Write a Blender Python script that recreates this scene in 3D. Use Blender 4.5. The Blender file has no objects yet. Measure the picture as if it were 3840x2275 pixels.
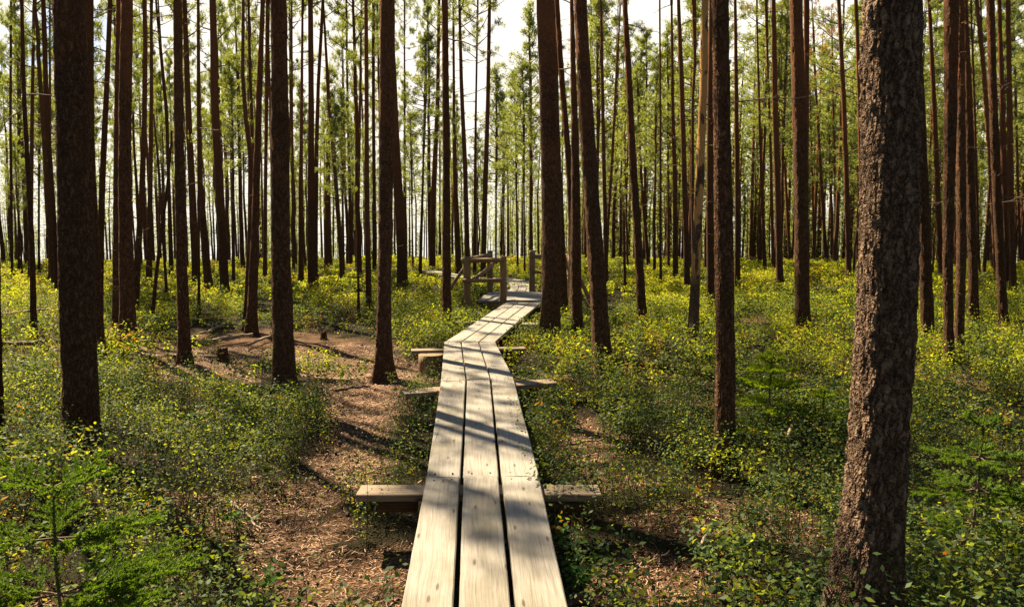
import bpy, math, random
import numpy as np
from mathutils import Vector

# ------------------------------------------------------------------ camera, sky, sun, exposure
C = bpy.context.scene
COL = C.collection
F = 3889.0                       # focal length in pixels of a picture 5000 wide
CX, CY, HZ = 2500.0, 1481.0, 1128.0
PITCH = math.atan((CY - HZ) / F)
EYE = 1.95
cam = bpy.data.cameras.new('camera')
cam.lens = 28.0
cam.sensor_width = 36.0
cam.clip_start = 0.05
cam.clip_end = 3000
camo = bpy.data.objects.new('camera', cam)
COL.objects.link(camo)
camo.location = (0, 0, EYE)
camo.rotation_euler = (math.pi / 2 - PITCH, 0, 0)
C.camera = camo

SUN_AZ, SUN_EL = math.radians(-40), math.radians(49)
W = bpy.data.worlds.new("World")
C.world = W
W.use_nodes = True
nt = W.node_tree
for n in list(nt.nodes): nt.nodes.remove(n)
wo = nt.nodes.new('ShaderNodeOutputWorld')
bg = nt.nodes.new('ShaderNodeBackground')
sky = nt.nodes.new('ShaderNodeTexSky')
sky.sky_type = 'NISHITA'
sky.sun_disc = False
sky.sun_elevation = SUN_EL
sky.sun_rotation = SUN_AZ
sky.dust_density = 0.2
sky.air_density = 0.6
tc = nt.nodes.new('ShaderNodeTexCoord')
mp = nt.nodes.new('ShaderNodeMapping'); mp.inputs['Scale'].default_value = (2.2, 2.2, 5.0)
nz = nt.nodes.new('ShaderNodeTexNoise'); nz.inputs['Scale'].default_value = 1.6; nz.inputs['Detail'].default_value = 6
rp = nt.nodes.new('ShaderNodeValToRGB')
rp.color_ramp.elements[0].position = 0.24; rp.color_ramp.elements[1].position = 0.40
mx = nt.nodes.new('ShaderNodeMixRGB'); mx.inputs['Color2'].default_value = (6.3, 5.9, 5.2, 1)
L = nt.links.new
sp = nt.nodes.new('ShaderNodeSeparateXYZ'); mxz = nt.nodes.new('ShaderNodeMath'); mxz.operation = 'MAXIMUM'; mxz.inputs[1].default_value = 0.03
cb_ = nt.nodes.new('ShaderNodeCombineXYZ')
L(tc.outputs['Generated'], sp.inputs[0]); L(sp.outputs['Z'], mxz.inputs[0]); L(sp.outputs['X'], cb_.inputs['X']); L(sp.outputs['Y'], cb_.inputs['Y']); L(mxz.outputs[0], cb_.inputs['Z'])
L(cb_.outputs[0], sky.inputs['Vector']); L(cb_.outputs[0], mp.inputs['Vector']); L(mp.outputs[0], nz.inputs['Vector'])
lowc = nt.nodes.new('ShaderNodeMapRange'); lowc.inputs['From Min'].default_value = 0.28; lowc.inputs['From Max'].default_value = 0.46
lowc.inputs['To Min'].default_value = 1.0; lowc.inputs['To Max'].default_value = 0.05
cmul = nt.nodes.new('ShaderNodeMath'); cmul.operation = 'MULTIPLY'
L(sp.outputs['Z'], lowc.inputs['Value']); L(nz.outputs['Fac'], rp.inputs['Fac']); side = nt.nodes.new('ShaderNodeMapRange'); side.inputs['From Min'].default_value = 0.0; side.inputs['From Max'].default_value = 0.72
side.inputs['To Min'].default_value = 0.12; side.inputs['To Max'].default_value = 1.0
cm2 = nt.nodes.new('ShaderNodeMath'); cm2.operation = 'MULTIPLY'
L(sp.outputs['Y'], side.inputs['Value']); L(side.outputs[0], cm2.inputs[1]); L(cmul.outputs[0], cm2.inputs[0])
L(rp.outputs['Color'], cmul.inputs[0]); L(lowc.outputs[0], cmul.inputs[1]); L(cm2.outputs[0], mx.inputs['Fac'])
L(sky.outputs['Color'], mx.inputs['Color1']); L(mx.outputs[0], bg.inputs['Color'])
bg.inputs['Strength'].default_value = 0.05
L(bg.outputs[0], wo.inputs['Surface'])

sd = bpy.data.lights.new('sun', 'SUN')
sd.energy = 5.0
sd.angle = math.radians(0.55)
sd.color = (1.0, 0.81, 0.54)
so = bpy.data.objects.new('sun', sd)
COL.objects.link(so)
so.location = (-20, 30, 40)
sdir = Vector((math.sin(SUN_AZ) * math.cos(SUN_EL), math.cos(SUN_AZ) * math.cos(SUN_EL), math.sin(SUN_EL)))
so.rotation_euler = sdir.to_track_quat('Z', 'Y').to_euler()

C.view_settings.view_transform = 'Standard'
C.view_settings.look = 'None'
C.view_settings.exposure = 1.95
C.view_settings.gamma = 1.0
C.cycles.use_denoising = True
C.cycles.max_bounces = 6
C.cycles.diffuse_bounces = 3
C.cycles.transmission_bounces = 3
C.cycles.sample_clamp_indirect = 6

# ------------------------------------------------------------------ helpers
random.seed(7)
RNG = np.random.default_rng(7)

def ray(gx, gy):
    u, v = (gx - CX) / F, (CY - gy) / F
    return np.array([u, math.cos(PITCH) + v * math.sin(PITCH), -math.sin(PITCH) + v * math.cos(PITCH)])
def at_z(gx, gy, z=0.0):
    d = ray(gx, gy); t = (z - EYE) / d[2]
    return np.array([0, 0, EYE]) + d * t
def at_y(gx, gy, Y):
    d = ray(gx, gy); t = Y / d[1]
    return np.array([0, 0, EYE]) + d * t

def hash2(ix, iy, seed):
    h = (ix.astype(np.int64) * 374761393 + iy.astype(np.int64) * 668265263 + seed * 974634777) & 0x7fffffff
    h = ((h ^ (h >> 13)) * 1274126177) & 0x7fffffff
    h = h ^ (h >> 16)
    return (h & 0xffff) / 65535.0
def vnoise(x, y, seed=0):
    x = np.asarray(x, float); y = np.asarray(y, float)
    ix, iy = np.floor(x), np.floor(y)
    fx, fy = x - ix, y - iy
    fx = fx * fx * (3 - 2 * fx); fy = fy * fy * (3 - 2 * fy)
    a = hash2(ix, iy, seed); b = hash2(ix + 1, iy, seed); c = hash2(ix, iy + 1, seed); d = hash2(ix + 1, iy + 1, seed)
    return (a * (1 - fx) + b * fx) * (1 - fy) + (c * (1 - fx) + d * fx) * fy
def fbm(x, y, seed=0, o=4):
    s, a, t = 0, 1, 0
    for i in range(o):
        s = s + a * vnoise(x * 2 ** i, y * 2 ** i, seed + i * 17); t += a; a *= 0.5
    return s / t

class MB:
    """collects quads and triangles and builds one mesh"""
    def __init__(self): self.V = []; self.n = 0; self.Q = []; self.T = []; self.qm = []; self.tm = []; self.qs = []; self.ts = []; self.U = []; self.uv = False
    def quads(self, v, f, mat=0, smooth=True, uv=None):
        v = np.asarray(v, float).reshape(-1, 3); f = np.asarray(f, int).reshape(-1, 4)
        self.V.append(v); self.Q.append(f + self.n); self.n += len(v)
        m = np.full(len(f), mat) if np.isscalar(mat) else np.asarray(mat)
        self.qm.append(m); self.qs.append(np.full(len(f), smooth))
        self.U.append(np.asarray(uv, float).reshape(-1, 2) if uv is not None else np.zeros((len(v), 2)))
        if uv is not None: self.uv = True
    def tris(self, v, f, mat=0, smooth=False):
        v = np.asarray(v, float).reshape(-1, 3); f = np.asarray(f, int).reshape(-1, 3)
        self.V.append(v); self.T.append(f + self.n); self.n += len(v)
        m = np.full(len(f), mat) if np.isscalar(mat) else np.asarray(mat)
        self.tm.append(m); self.ts.append(np.full(len(f), smooth))
        self.U.append(np.zeros((len(v), 2)))
    def mesh(self, name, mats):
        V = np.concatenate(self.V)
        Q = np.concatenate(self.Q) if self.Q else np.zeros((0, 4), int)
        T = np.concatenate(self.T) if self.T else np.zeros((0, 3), int)
        mi = np.concatenate([*self.qm, *self.tm]).astype(np.int32)
        sm = np.concatenate([*self.qs, *self.ts]).astype(bool)
        me = bpy.data.meshes.new(name)
        me.vertices.add(len(V)); me.vertices.foreach_set('co', V.astype(np.float32).ravel())
        loops = np.concatenate([Q.ravel(), T.ravel()]).astype(np.int32)
        me.loops.add(len(loops)); me.loops.foreach_set('vertex_index', loops)
        st = np.concatenate([np.arange(len(Q)) * 4, len(Q) * 4 + np.arange(len(T)) * 3]).astype(np.int32)
        me.polygons.add(len(Q) + len(T)); me.polygons.foreach_set('loop_start', st)
        me.polygons.foreach_set('material_index', mi)
        me.polygons.foreach_set('use_smooth', sm)
        if self.uv:
            U = np.concatenate(self.U)
            uvl = me.uv_layers.new(name='UVMap')
            uvl.data.foreach_set('uv', U[loops].astype(np.float32).ravel())
        for m in mats: me.materials.append(m)
        me.update(calc_edges=True)
        return me
    def build(self, name, mats, parent=None, loc=None):
        o = bpy.data.objects.new(name, self.mesh(name, mats))
        COL.objects.link(o)
        if parent is not None: o.parent = parent
        if loc is not None: o.location = loc
        return o

def tag(o, label=None, cat=None, group=None, kind=None):
    if label: o['label'] = label
    if cat: o['category'] = cat
    if group: o['group'] = group
    if kind: o['kind'] = kind
    return o
def empty(name, loc):
    o = bpy.data.objects.new(name, None); COL.objects.link(o)
    o.location = loc; o.empty_display_size = 0.2
    return o

def frames(P):
    P = np.asarray(P, float)
    t = np.gradient(P, axis=0); t /= np.linalg.norm(t, axis=1)[:, None] + 1e-9
    ref = np.array([1., 0, 0]) if abs(t[0][0]) < 0.8 else np.array([0, 1., 0])
    a = np.cross(t, ref); a /= np.linalg.norm(a, axis=1)[:, None] + 1e-9
    b = np.cross(t, a)
    return a, b
def tube(mb, P, R, n=8, mat=0, cap=True, mod=None):
    P = np.asarray(P, float); R = np.asarray(R, float)
    a, b = frames(P)
    th = np.linspace(0, 2 * math.pi, n, endpoint=False)
    rr = R[:, None] * (np.ones((len(P), n)) if mod is None else mod)
    V = P[:, None, :] + rr[:, :, None] * (np.cos(th)[None, :, None] * a[:, None, :] + np.sin(th)[None, :, None] * b[:, None, :])
    m = len(P)
    i = np.arange(m - 1)[:, None] * n; j = np.arange(n)[None, :]; j2 = (j + 1) % n
    f = np.stack([i + j, i + j2, i + n + j2, i + n + j], -1).reshape(-1, 4)
    V = V.reshape(-1, 3)
    if cap:
        V = np.vstack([V, P[0], P[-1]])
        k0, k1 = m * n, m * n + 1
        jj = np.arange(n); j2 = (jj + 1) % n
        c0 = np.stack([jj, np.full(n, k0), np.full(n, k0), j2], -1)
        e = (m - 1) * n
    mb.quads(V, f, mat)
    if cap:
        base = mb.n - len(V)
        mb.T.append(np.stack([j2, jj, np.full(n, k0)], -1) + base); mb.tm.append(np.full(n, mat)); mb.ts.append(np.full(n, False))
        mb.T.append(np.stack([e + jj, e + j2, np.full(n, k1)], -1) + base); mb.tm.append(np.full(n, mat)); mb.ts.append(np.full(n, False))

# ------------------------------------------------------------------ materials
def mat(name, rough=0.8):
    m = bpy.data.materials.new(name); m.use_nodes = True
    b = m.node_tree.nodes['Principled BSDF']; b.inputs['Roughness'].default_value = rough
    return m, m.node_tree, b
def N(t, ty, **kw):
    n = t.nodes.new(ty)
    for k, v in kw.items():
        if k in n.inputs: n.inputs[k].default_value = v
        else: setattr(n, k, v)
    return n
def ramp(t, stops, interp='LINEAR'):
    r = t.nodes.new('ShaderNodeValToRGB'); r.color_ramp.interpolation = interp
    el = r.color_ramp.elements
    while len(el) < len(stops): el.new(0.5)
    for e, (p, c) in zip(el, stops): e.position = p; e.color = (*c, 1) if len(c) == 3 else c
    return r

def bark_mat(name, dark, mid, light, zorange, disp, scale=1.0, patches=None):
    m, t, b = mat(name, 0.95)
    b.inputs['Specular IOR Level'].default_value = 0.15
    l = t.links.new
    tc = N(t, 'ShaderNodeTexCoord'); oi = N(t, 'ShaderNodeObjectInfo')
    off = N(t, 'ShaderNodeVectorMath', operation='SCALE'); off.inputs[0].default_value = (37, 21, 53)
    l(oi.outputs['Random'], off.inputs['Scale'])
    add = N(t, 'ShaderNodeVectorMath', operation='ADD'); l(tc.outputs['Object'], add.inputs[0]); l(off.outputs[0], add.inputs[1])
    wn = N(t, 'ShaderNodeTexNoise', Scale=11.0, Detail=4.0, Roughness=0.65); l(add.outputs[0], wn.inputs['Vector'])
    wmix = N(t, 'ShaderNodeMixRGB', blend_type='LINEAR_LIGHT'); wmix.inputs['Fac'].default_value = 0.075
    l(add.outputs[0], wmix.inputs['Color1']); l(wn.outputs['Color'], wmix.inputs['Color2'])
    mp = N(t, 'ShaderNodeMapping'); mp.inputs['Scale'].default_value = (32 * scale, 32 * scale, 6.5 * scale); l(wmix.outputs[0], mp.inputs['Vector'])
    v = N(t, 'ShaderNodeTexVoronoi', feature='DISTANCE_TO_EDGE', Scale=1.0); l(mp.outputs[0], v.inputs['Vector'])
    vc = N(t, 'ShaderNodeTexVoronoi', feature='F1', Scale=1.0); l(mp.outputs[0], vc.inputs['Vector'])
    mp2 = N(t, 'ShaderNodeMapping'); mp2.inputs['Scale'].default_value = (75, 75, 30); l(wmix.outputs[0], mp2.inputs['Vector'])
    v2 = N(t, 'ShaderNodeTexVoronoi', feature='F1', Scale=1.0); l(mp2.outputs[0], v2.inputs['Vector'])
    n1 = N(t, 'ShaderNodeTexNoise', Scale=45.0, Detail=5.0); l(add.outputs[0], n1.inputs['Vector'])
    n2 = N(t, 'ShaderNodeTexNoise', Scale=2.2, Detail=3.0); l(add.outputs[0], n2.inputs['Vector'])
    edge = ramp(t, [(0.0, (0.1,) * 3), (0.10, (0.5,) * 3), (0.38, (1, 1, 1))]); l(v.outputs['Distance'], edge.inputs['Fac'])
    # plate tint
    pl = ramp(t, [(0.1, mid), (0.9, light)]); 
    sep = N(t, 'ShaderNodeSeparateColor'); l(vc.outputs['Color'], sep.inputs[0])
    ad = N(t, 'ShaderNodeMath', operation='MULTIPLY_ADD'); ad.inputs[1].default_value = 0.22; l(sep.outputs[0], ad.inputs[0])
    sc = N(t, 'ShaderNodeMath', operation='MULTIPLY'); sc.inputs[1].default_value = 0.85; l(n1.outputs['Fac'], sc.inputs[0]); l(sc.outputs[0], ad.inputs[2])
    l(ad.outputs[0], pl.inputs['Fac'])
    cm = N(t, 'ShaderNodeMixRGB'); cm.inputs['Color1'].default_value = (*dark, 1); l(edge.outputs[0], cm.inputs['Fac']); l(pl.outputs[0], cm.inputs['Color2'])
    # upper trunk of a pine is thin orange bark: by height above the ground
    geo = N(t, 'ShaderNodeNewGeometry'); sx = N(t, 'ShaderNodeSeparateXYZ'); l(geo.outputs['Position'], sx.inputs[0])
    zz = N(t, 'ShaderNodeMath', operation='MULTIPLY_ADD'); zz.inputs[1].default_value = 5.0; l(n2.outputs['Fac'], zz.inputs[0]); l(sx.outputs['Z'], zz.inputs[2])
    mr = N(t, 'ShaderNodeMapRange'); mr.inputs['From Min'].default_value = zorange; mr.inputs['From Max'].default_value = zorange + 4.5; l(zz.outputs[0], mr.inputs['Value'])
    og = ramp(t, [(0.2, (0.095, 0.036, 0.014)), (0.8, (0.29, 0.115, 0.047))]); l(n1.outputs['Fac'], og.inputs['Fac'])
    om = N(t, 'ShaderNodeMixRGB'); l(mr.outputs[0], om.inputs['Fac']); l(cm.outputs[0], om.inputs['Color1']); l(og.outputs[0], om.inputs['Color2'])
    last = om
    if patches:
        pn = N(t, 'ShaderNodeTexNoise', Scale=1.0, Detail=2.0); pm = N(t, 'ShaderNodeMapping'); pm.inputs['Scale'].default_value = (7, 7, 2.6)
        l(add.outputs[0], pm.inputs['Vector']); l(pm.outputs[0], pn.inputs['Vector'])
        pr = ramp(t, [(0.45, (0, 0, 0)), (0.48, (1, 1, 1))]); l(pn.outputs['Fac'], pr.inputs['Fac'])
        lo = N(t, 'ShaderNodeMapRange'); lo.inputs['From Min'].default_value = 1.1; lo.inputs['From Max'].default_value = 1.4; l(sx.outputs['Z'], lo.inputs['Value'])
        mu = N(t, 'ShaderNodeMath', operation='MULTIPLY'); l(pr.outputs[0], mu.inputs[0]); l(lo.outputs[0], mu.inputs[1])
        pmx = N(t, 'ShaderNodeMixRGB'); pmx.inputs['Color2'].default_value = (*patches, 1); l(mu.outputs[0], pmx.inputs['Fac']); l(last.outputs[0], pmx.inputs['Color1'])
        last = pmx
    # lichen and per-tree value
    ov = N(t, 'ShaderNodeMapRange'); ov.inputs['To Min'].default_value = 0.75; ov.inputs['To Max'].default_value = 1.2; l(oi.outputs['Random'], ov.inputs['Value'])
    hs = N(t, 'ShaderNodeHueSaturation'); l(ov.outputs[0], hs.inputs['Value']); l(last.outputs[0], hs.inputs['Color'])
    l(hs.outputs[0], b.inputs['Base Color'])
    # height
    h1 = N(t, 'ShaderNodeMath', operation='MULTIPLY_ADD'); h1.inputs[1].default_value = 0.30; l(sep.outputs[1], h1.inputs[0]); l(edge.outputs[0], h1.inputs[2])
    h2 = N(t, 'ShaderNodeMath', operation='MULTIPLY_ADD'); h2.inputs[1].default_value = 0.8; l(n1.outputs['Fac'], h2.inputs[0]); l(h1.outputs[0], h2.inputs[2])
    h3 = N(t, 'ShaderNodeMath', operation='MULTIPLY_ADD'); h3.inputs[1].default_value = -0.45; l(v2.outputs['Distance'], h3.inputs[0]); l(h2.outputs[0], h3.inputs[2])
    if disp:
        d = N(t, 'ShaderNodeDisplacement'); d.inputs['Midlevel'].default_value = 1.3; d.inputs['Scale'].default_value = disp
        l(h3.outputs[0], d.inputs['Height']); l(d.outputs[0], t.nodes['Material Output'].inputs['Displacement'])
        m.displacement_method = 'BOTH'
    else:
        bp = N(t, 'ShaderNodeBump', Strength=0.9, Distance=0.02); l(h3.outputs[0], bp.inputs['Height']); l(bp.outputs[0], b.inputs['Normal'])
    return m

M = {}
M['bark_near'] = bark_mat('bark_near', (0.018, 0.009, 0.005), (0.085, 0.049, 0.030), (0.31, 0.215, 0.15), 11, 0.018)
M['bark'] = bark_mat('bark', (0.017, 0.008, 0.004), (0.062, 0.030, 0.015), (0.18, 0.098, 0.054), 5.5, 0.012)
M['bark_far'] = bark_mat('bark_far', (0.024, 0.012, 0.006), (0.072, 0.034, 0.017), (0.19, 0.095, 0.05), 4, 0)  # slightly lighter bark for far trunks, colour standing in for haze
M['bark_peeled'] = bark_mat('bark_peeled', (0.028, 0.016, 0.01), (0.09, 0.05, 0.03), (0.22, 0.14, 0.09), 10, 0.006, patches=(0.45, 0.25, 0.09))

def leaf_mat(name, c1, c2, rough=0.6, trans=0.38, spec=0.05, scale=6.0, tc_boost=1.5):
    m, t, b = mat(name, rough); l = t.links.new
    geo = N(t, 'ShaderNodeNewGeometry')
    n = N(t, 'ShaderNodeTexNoise', Scale=scale, Detail=2.0); l(geo.outputs['Position'], n.inputs['Vector'])
    mixf = N(t, 'ShaderNodeMath', operation='MULTIPLY_ADD'); mixf.inputs[1].default_value = 0.5
    l(geo.outputs['Random Per Island'], mixf.inputs[0])
    hf = N(t, 'ShaderNodeMath', operation='MULTIPLY'); hf.inputs[1].default_value = 0.5; l(n.outputs['Fac'], hf.inputs[0]); l(hf.outputs[0], mixf.inputs[2])
    r = ramp(t, [(0.2, c1), (0.8, c2)]); l(mixf.outputs[0], r.inputs['Fac'])
    l(r.outputs[0], b.inputs['Base Color']); b.inputs['Specular IOR Level'].default_value = spec
    tr = N(t, 'ShaderNodeBsdfTranslucent')
    bc = N(t, 'ShaderNodeMixRGB', blend_type='MULTIPLY'); bc.inputs['Fac'].default_value = 1; bc.inputs['Color2'].default_value = (tc_boost * 1.15, tc_boost * 1.1, tc_boost * 0.45, 1)
    l(r.outputs[0], bc.inputs['Color1']); l(bc.outputs[0], tr.inputs['Color'])
    ms = N(t, 'ShaderNodeMixShader'); ms.inputs['Fac'].default_value = trans
    l(b.outputs[0], ms.inputs[1]); l(tr.outputs[0], ms.inputs[2]); l(ms.outputs[0], t.nodes['Material Output'].inputs['Surface'])
    return m
M['leaf_green'] = leaf_mat('leaf_green', (0.05, 0.078, 0.012), (0.15, 0.175, 0.032))
M['leaf_dark'] = leaf_mat('leaf_dark', (0.022, 0.050, 0.017), (0.065, 0.105, 0.036), rough=0.55, trans=0.3, spec=.1)
M['leaf_yellow'] = leaf_mat('leaf_yellow', (0.20, 0.20, 0.016), (0.36, 0.32, 0.035))
M['leaf_rust'] = leaf_mat('leaf_rust', (0.22, 0.07, 0.02), (0.34, 0.16, 0.03))
M['leaf_bright'] = leaf_mat('leaf_bright', (0.17, 0.23, 0.010), (0.34, 0.38, 0.028), trans=.48)
M['pine_needles'] = leaf_mat('pine_needles', (0.10, 0.130, 0.040), (0.21, 0.245, 0.085), rough=0.6, trans=0.5, spec=.15, scale=0.7)
M['brown_needles'] = leaf_mat('brown_needles', (0.22, 0.10, 0.03), (0.35, 0.17, 0.05), rough=0.6, trans=0.45, scale=0.7, tc_boost=1.1)
M['spruce_needles'] = leaf_mat('spruce_needles', (0.042, 0.090, 0.009), (0.10, 0.165, 0.016), rough=0.55, trans=0.4, spec=.15, scale=5)
M['spruce_bright'] = leaf_mat('spruce_bright', (0.12, 0.19, 0.010), (0.22, 0.30, 0.022), rough=0.55, trans=0.5, scale=5)
M['broad_leaf'] = leaf_mat('broad_leaf', (0.05, 0.13, 0.02), (0.09, 0.19, 0.04), rough=0.4, trans=0.45, scale=3)

def twig_mat():
    m, t, b = mat('twig', 0.9); l = t.links.new
    g = N(t, 'ShaderNodeNewGeometry'); n = N(t, 'ShaderNodeTexNoise', Scale=30.0, Detail=4.0); l(g.outputs['Position'], n.inputs['Vector'])
    r = ramp(t, [(0.3, (0.05, 0.03, 0.02)), (0.7, (0.17, 0.11, 0.075))]); l(n.outputs['Fac'], r.inputs['Fac']); l(r.outputs[0], b.inputs['Base Color'])
    bp = N(t, 'ShaderNodeBump', Strength=0.6, Distance=0.004); l(n.outputs['Fac'], bp.inputs['Height']); l(bp.outputs[0], b.inputs['Normal'])
    return m
M['twig'] = twig_mat()
def dead_mat():
    m, t, b = mat('dead_wood', 0.9); l = t.links.new
    g = N(t, 'ShaderNodeNewGeometry'); n = N(t, 'ShaderNodeTexNoise', Scale=22.0, Detail=5.0); l(g.outputs['Position'], n.inputs['Vector'])
    r = ramp(t, [(0.3, (0.14, 0.09, 0.06)), (0.7, (0.36, 0.28, 0.2))]); l(n.outputs['Fac'], r.inputs['Fac']); l(r.outputs[0], b.inputs['Base Color'])
    bp = N(t, 'ShaderNodeBump', Strength=0.7, Distance=0.006); l(n.outputs['Fac'], bp.inputs['Height']); l(bp.outputs[0], b.inputs['Normal'])
    return m
M['dead_wood'] = dead_mat()

def plank_mat(name, c_dark, c_mid, c_light):
    m, t, b = mat(name, 0.72); l = t.links.new
    b.inputs['Specular IOR Level'].default_value = 0.3
    uv = N(t, 'ShaderNodeUVMap'); uv.uv_map = 'UVMap'
    wob = N(t, 'ShaderNodeTexNoise', Scale=1.1, Detail=1.0); l(uv.outputs[0], wob.inputs['Vector'])
    mxw = N(t, 'ShaderNodeMixRGB', blend_type='LINEAR_LIGHT'); mxw.inputs['Fac'].default_value = 0.035; l(uv.outputs[0], mxw.inputs['Color1']); l(wob.outputs['Color'], mxw.inputs['Color2'])
    # knots bend the grain
    kmap = N(t, 'ShaderNodeMapping'); kmap.inputs['Scale'].default_value = (1.6, 7.0, 1); l(uv.outputs[0], kmap.inputs['Vector'])
    kn = N(t, 'ShaderNodeTexVoronoi', feature='F1', Scale=1.0, voronoi_dimensions='2D'); l(kmap.outputs[0], kn.inputs['Vector'])
    m1 = N(t, 'ShaderNodeMapping'); m1.inputs['Scale'].default_value = (1.6, 62, 1); l(mxw.outputs[0], m1.inputs['Vector'])
    g1 = N(t, 'ShaderNodeTexNoise', Scale=1.0, Detail=5.0, Roughness=0.65); l(m1.outputs[0], g1.inputs['Vector'])
    m2 = N(t, 'ShaderNodeMapping'); m2.inputs['Scale'].default_value = (4, 210, 1); l(mxw.outputs[0], m2.inputs['Vector'])
    g2 = N(t, 'ShaderNodeTexNoise', Scale=1.0, Detail=3.0); l(m2.outputs[0], g2.inputs['Vector'])
    m3 = N(t, 'ShaderNodeMapping'); m3.inputs['Scale'].default_value = (1.4, 3.2, 1); l(uv.outputs[0], m3.inputs['Vector'])
    g3 = N(t, 'ShaderNodeTexNoise', Scale=1.0, Detail=5.0, Roughness=0.6); l(m3.outputs[0], g3.inputs['Vector'])
    # fine saw marks across the board
    m4 = N(t, 'ShaderNodeMapping'); m4.inputs['Scale'].default_value = (170, 5, 1); l(mxw.outputs[0], m4.inputs['Vector'])
    g4 = N(t, 'ShaderNodeTexNoise', Scale=1.0, Detail=1.0); l(m4.outputs[0], g4.inputs['Vector'])
    s1 = N(t, 'ShaderNodeMath', operation='MULTIPLY_ADD'); s1.inputs[1].default_value = 0.45; l(g2.outputs['Fac'], s1.inputs[0])
    s0 = N(t, 'ShaderNodeMath', operation='MULTIPLY'); s0.inputs[1].default_value = 0.55; l(g1.outputs['Fac'], s0.inputs[0]); l(s0.outputs[0], s1.inputs[2])
    r = ramp(t, [(0.32, c_dark), (0.47, c_mid), (0.62, c_light)]); l(s1.outputs[0], r.inputs['Fac'])
    st = ramp(t, [(0.36, (0.62, 0.60, 0.50)), (0.55, (1, 1, 1))]); l(g3.outputs['Fac'], st.inputs['Fac'])
    mm = N(t, 'ShaderNodeMixRGB', blend_type='MULTIPLY'); mm.inputs['Fac'].default_value = 0.8; l(r.outputs[0], mm.inputs['Color1']); l(st.outputs[0], mm.inputs['Color2'])
    kr = ramp(t, [(0.035, (0.16, 0.10, 0.06)), (0.075, (1, 1, 1))]); l(kn.outputs['Distance'], kr.inputs['Fac'])
    mk = N(t, 'ShaderNodeMixRGB', blend_type='MULTIPLY'); mk.inputs['Fac'].default_value = 0.75; l(mm.outputs[0], mk.inputs['Color1']); l(kr.outputs[0], mk.inputs['Color2'])
    l(mk.outputs[0], b.inputs['Base Color'])
    hh = N(t, 'ShaderNodeMath', operation='MULTIPLY_ADD'); hh.inputs[1].default_value = 0.35; l(g4.outputs['Fac'], hh.inputs[0]); l(s1.outputs[0], hh.inputs[2])
    bp = N(t, 'ShaderNodeBump', Strength=0.55, Distance=0.004); l(hh.outputs[0], bp.inputs['Height']); l(bp.outputs[0], b.inputs['Normal'])
    return m
M['plank'] = plank_mat('plank', (0.12, 0.105, 0.086), (0.215, 0.198, 0.172), (0.285, 0.268, 0.24))
M['log_wood'] = plank_mat('log_wood', (0.07, 0.04, 0.018), (0.17, 0.105, 0.05), (0.27, 0.18, 0.095))
M['beam'] = plank_mat('beam', (0.08, 0.058, 0.038), (0.17, 0.13, 0.088), (0.27, 0.21, 0.145))
M['nail'], _t, _b = mat('nail', .6); _b.inputs['Base Color'].default_value = (.05, .025, .015, 1); _b.inputs['Metallic'].default_value = .5
M['log_dark'] = plank_mat('log_dark', (0.03, 0.018, 0.01), (0.07, 0.042, 0.024), (0.12, 0.08, 0.05))

# ------------------------------------------------------------------ the ground: bare needle paths and undergrowth cover
K = 1.996                                       # view pixels (2505 wide) to the 5000 wide frame
def gp(x, y, z=0.0): return at_z(x * K, y * K, z)
# bare patches: (x, y, x radius m, y radius m)
BARE = []
def bare(x, y, rx, ry): p = gp(x, y); BARE.append((p[0], p[1], rx, ry))
bare(830, 1440, .42, .5); bare(700, 1400, .42, .45); bare(760, 1290, .42, .5); bare(800, 1180, .42, .6); bare(860, 1110, .40, .6)
bare(900, 1040, .40, .7); bare(880, 990, .5, .8); bare(950, 940, .8, 1.0); bare(850, 880, 1.15, 1.2); bare(790, 840, 1.4, 1.4)
bare(1020, 910, .5, .9); bare(560, 850, 1.7, 1.4); bare(620, 815, 1.7, 1.3); bare(480, 900, .9, .9); bare(500, 830, 1.5, 1.4); bare(400, 860, .9, .9); bare(545, 905, .6, .9)
bare(1420, 1040, .34, .7); bare(1500, 1160, .42, .34); bare(1600, 1430, .46, .34); bare(1490, 1370, .24, .26); bare(1440, 1100, .25, .3); bare(180, 1470, .5, .35)
bare(1820, 785, .5, .6); bare(950, 1400, .2, .5); bare(1060, 880, .5, .8); bare(1330, 920, .35, .6); bare(690, 1484, .5, .3)
BARE = np.array(BARE)
def bareness(x, y):
    x = np.asarray(x, float); y = np.asarray(y, float)
    wx = x + 0.35 * (fbm(x * 1.7, y * 1.7, 3) - .5) * 1.6
    wy = y + 0.35 * (fbm(x * 1.7 + 9, y * 1.7, 5) - .5) * 1.6
    b = np.zeros_like(x)
    for px, py, rx, ry in BARE:
        d = 1.1 * np.sqrt(((wx - px) / rx) ** 2 + ((wy - py) / ry) ** 2)
        b = np.maximum(b, np.clip((1.25 - d) / 0.5, 0, 1))
    # scattered openings in the cover
    n = fbm(x * 0.55 + 3, y * 0.55, 31)
    return np.maximum(b, np.clip((n - 0.70) / 0.06, 0, 1) * 0.6)
# centre line of the walk, to keep the ground low beneath it
def gz(x, y):
    x = np.asarray(x, float); y = np.asarray(y, float)
    h = (fbm(x * 0.35, y * 0.35, 11) - 0.5) * 0.28 + (fbm(x * 1.6, y * 1.6, 12) - 0.5) * 0.10
    near = np.clip(1 - np.hypot((x + 0.3) / 2.0, (y - 6) / 14.0), 0, 1)
    h = h * (1 - 0.7 * near) - 0.03 * near
    b = np.clip(bareness(x, y), 0, 1)
    d = np.clip(np.hypot(x, y) - 44, 0, None)
    h = h + 0.10 * np.exp(-(((x + 1.1) / .5) ** 2 + ((y - 10.6) / .5) ** 2))
    return h - 0.04 * b - 0.042 * d * np.clip(d / 14, 0, 1)

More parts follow.
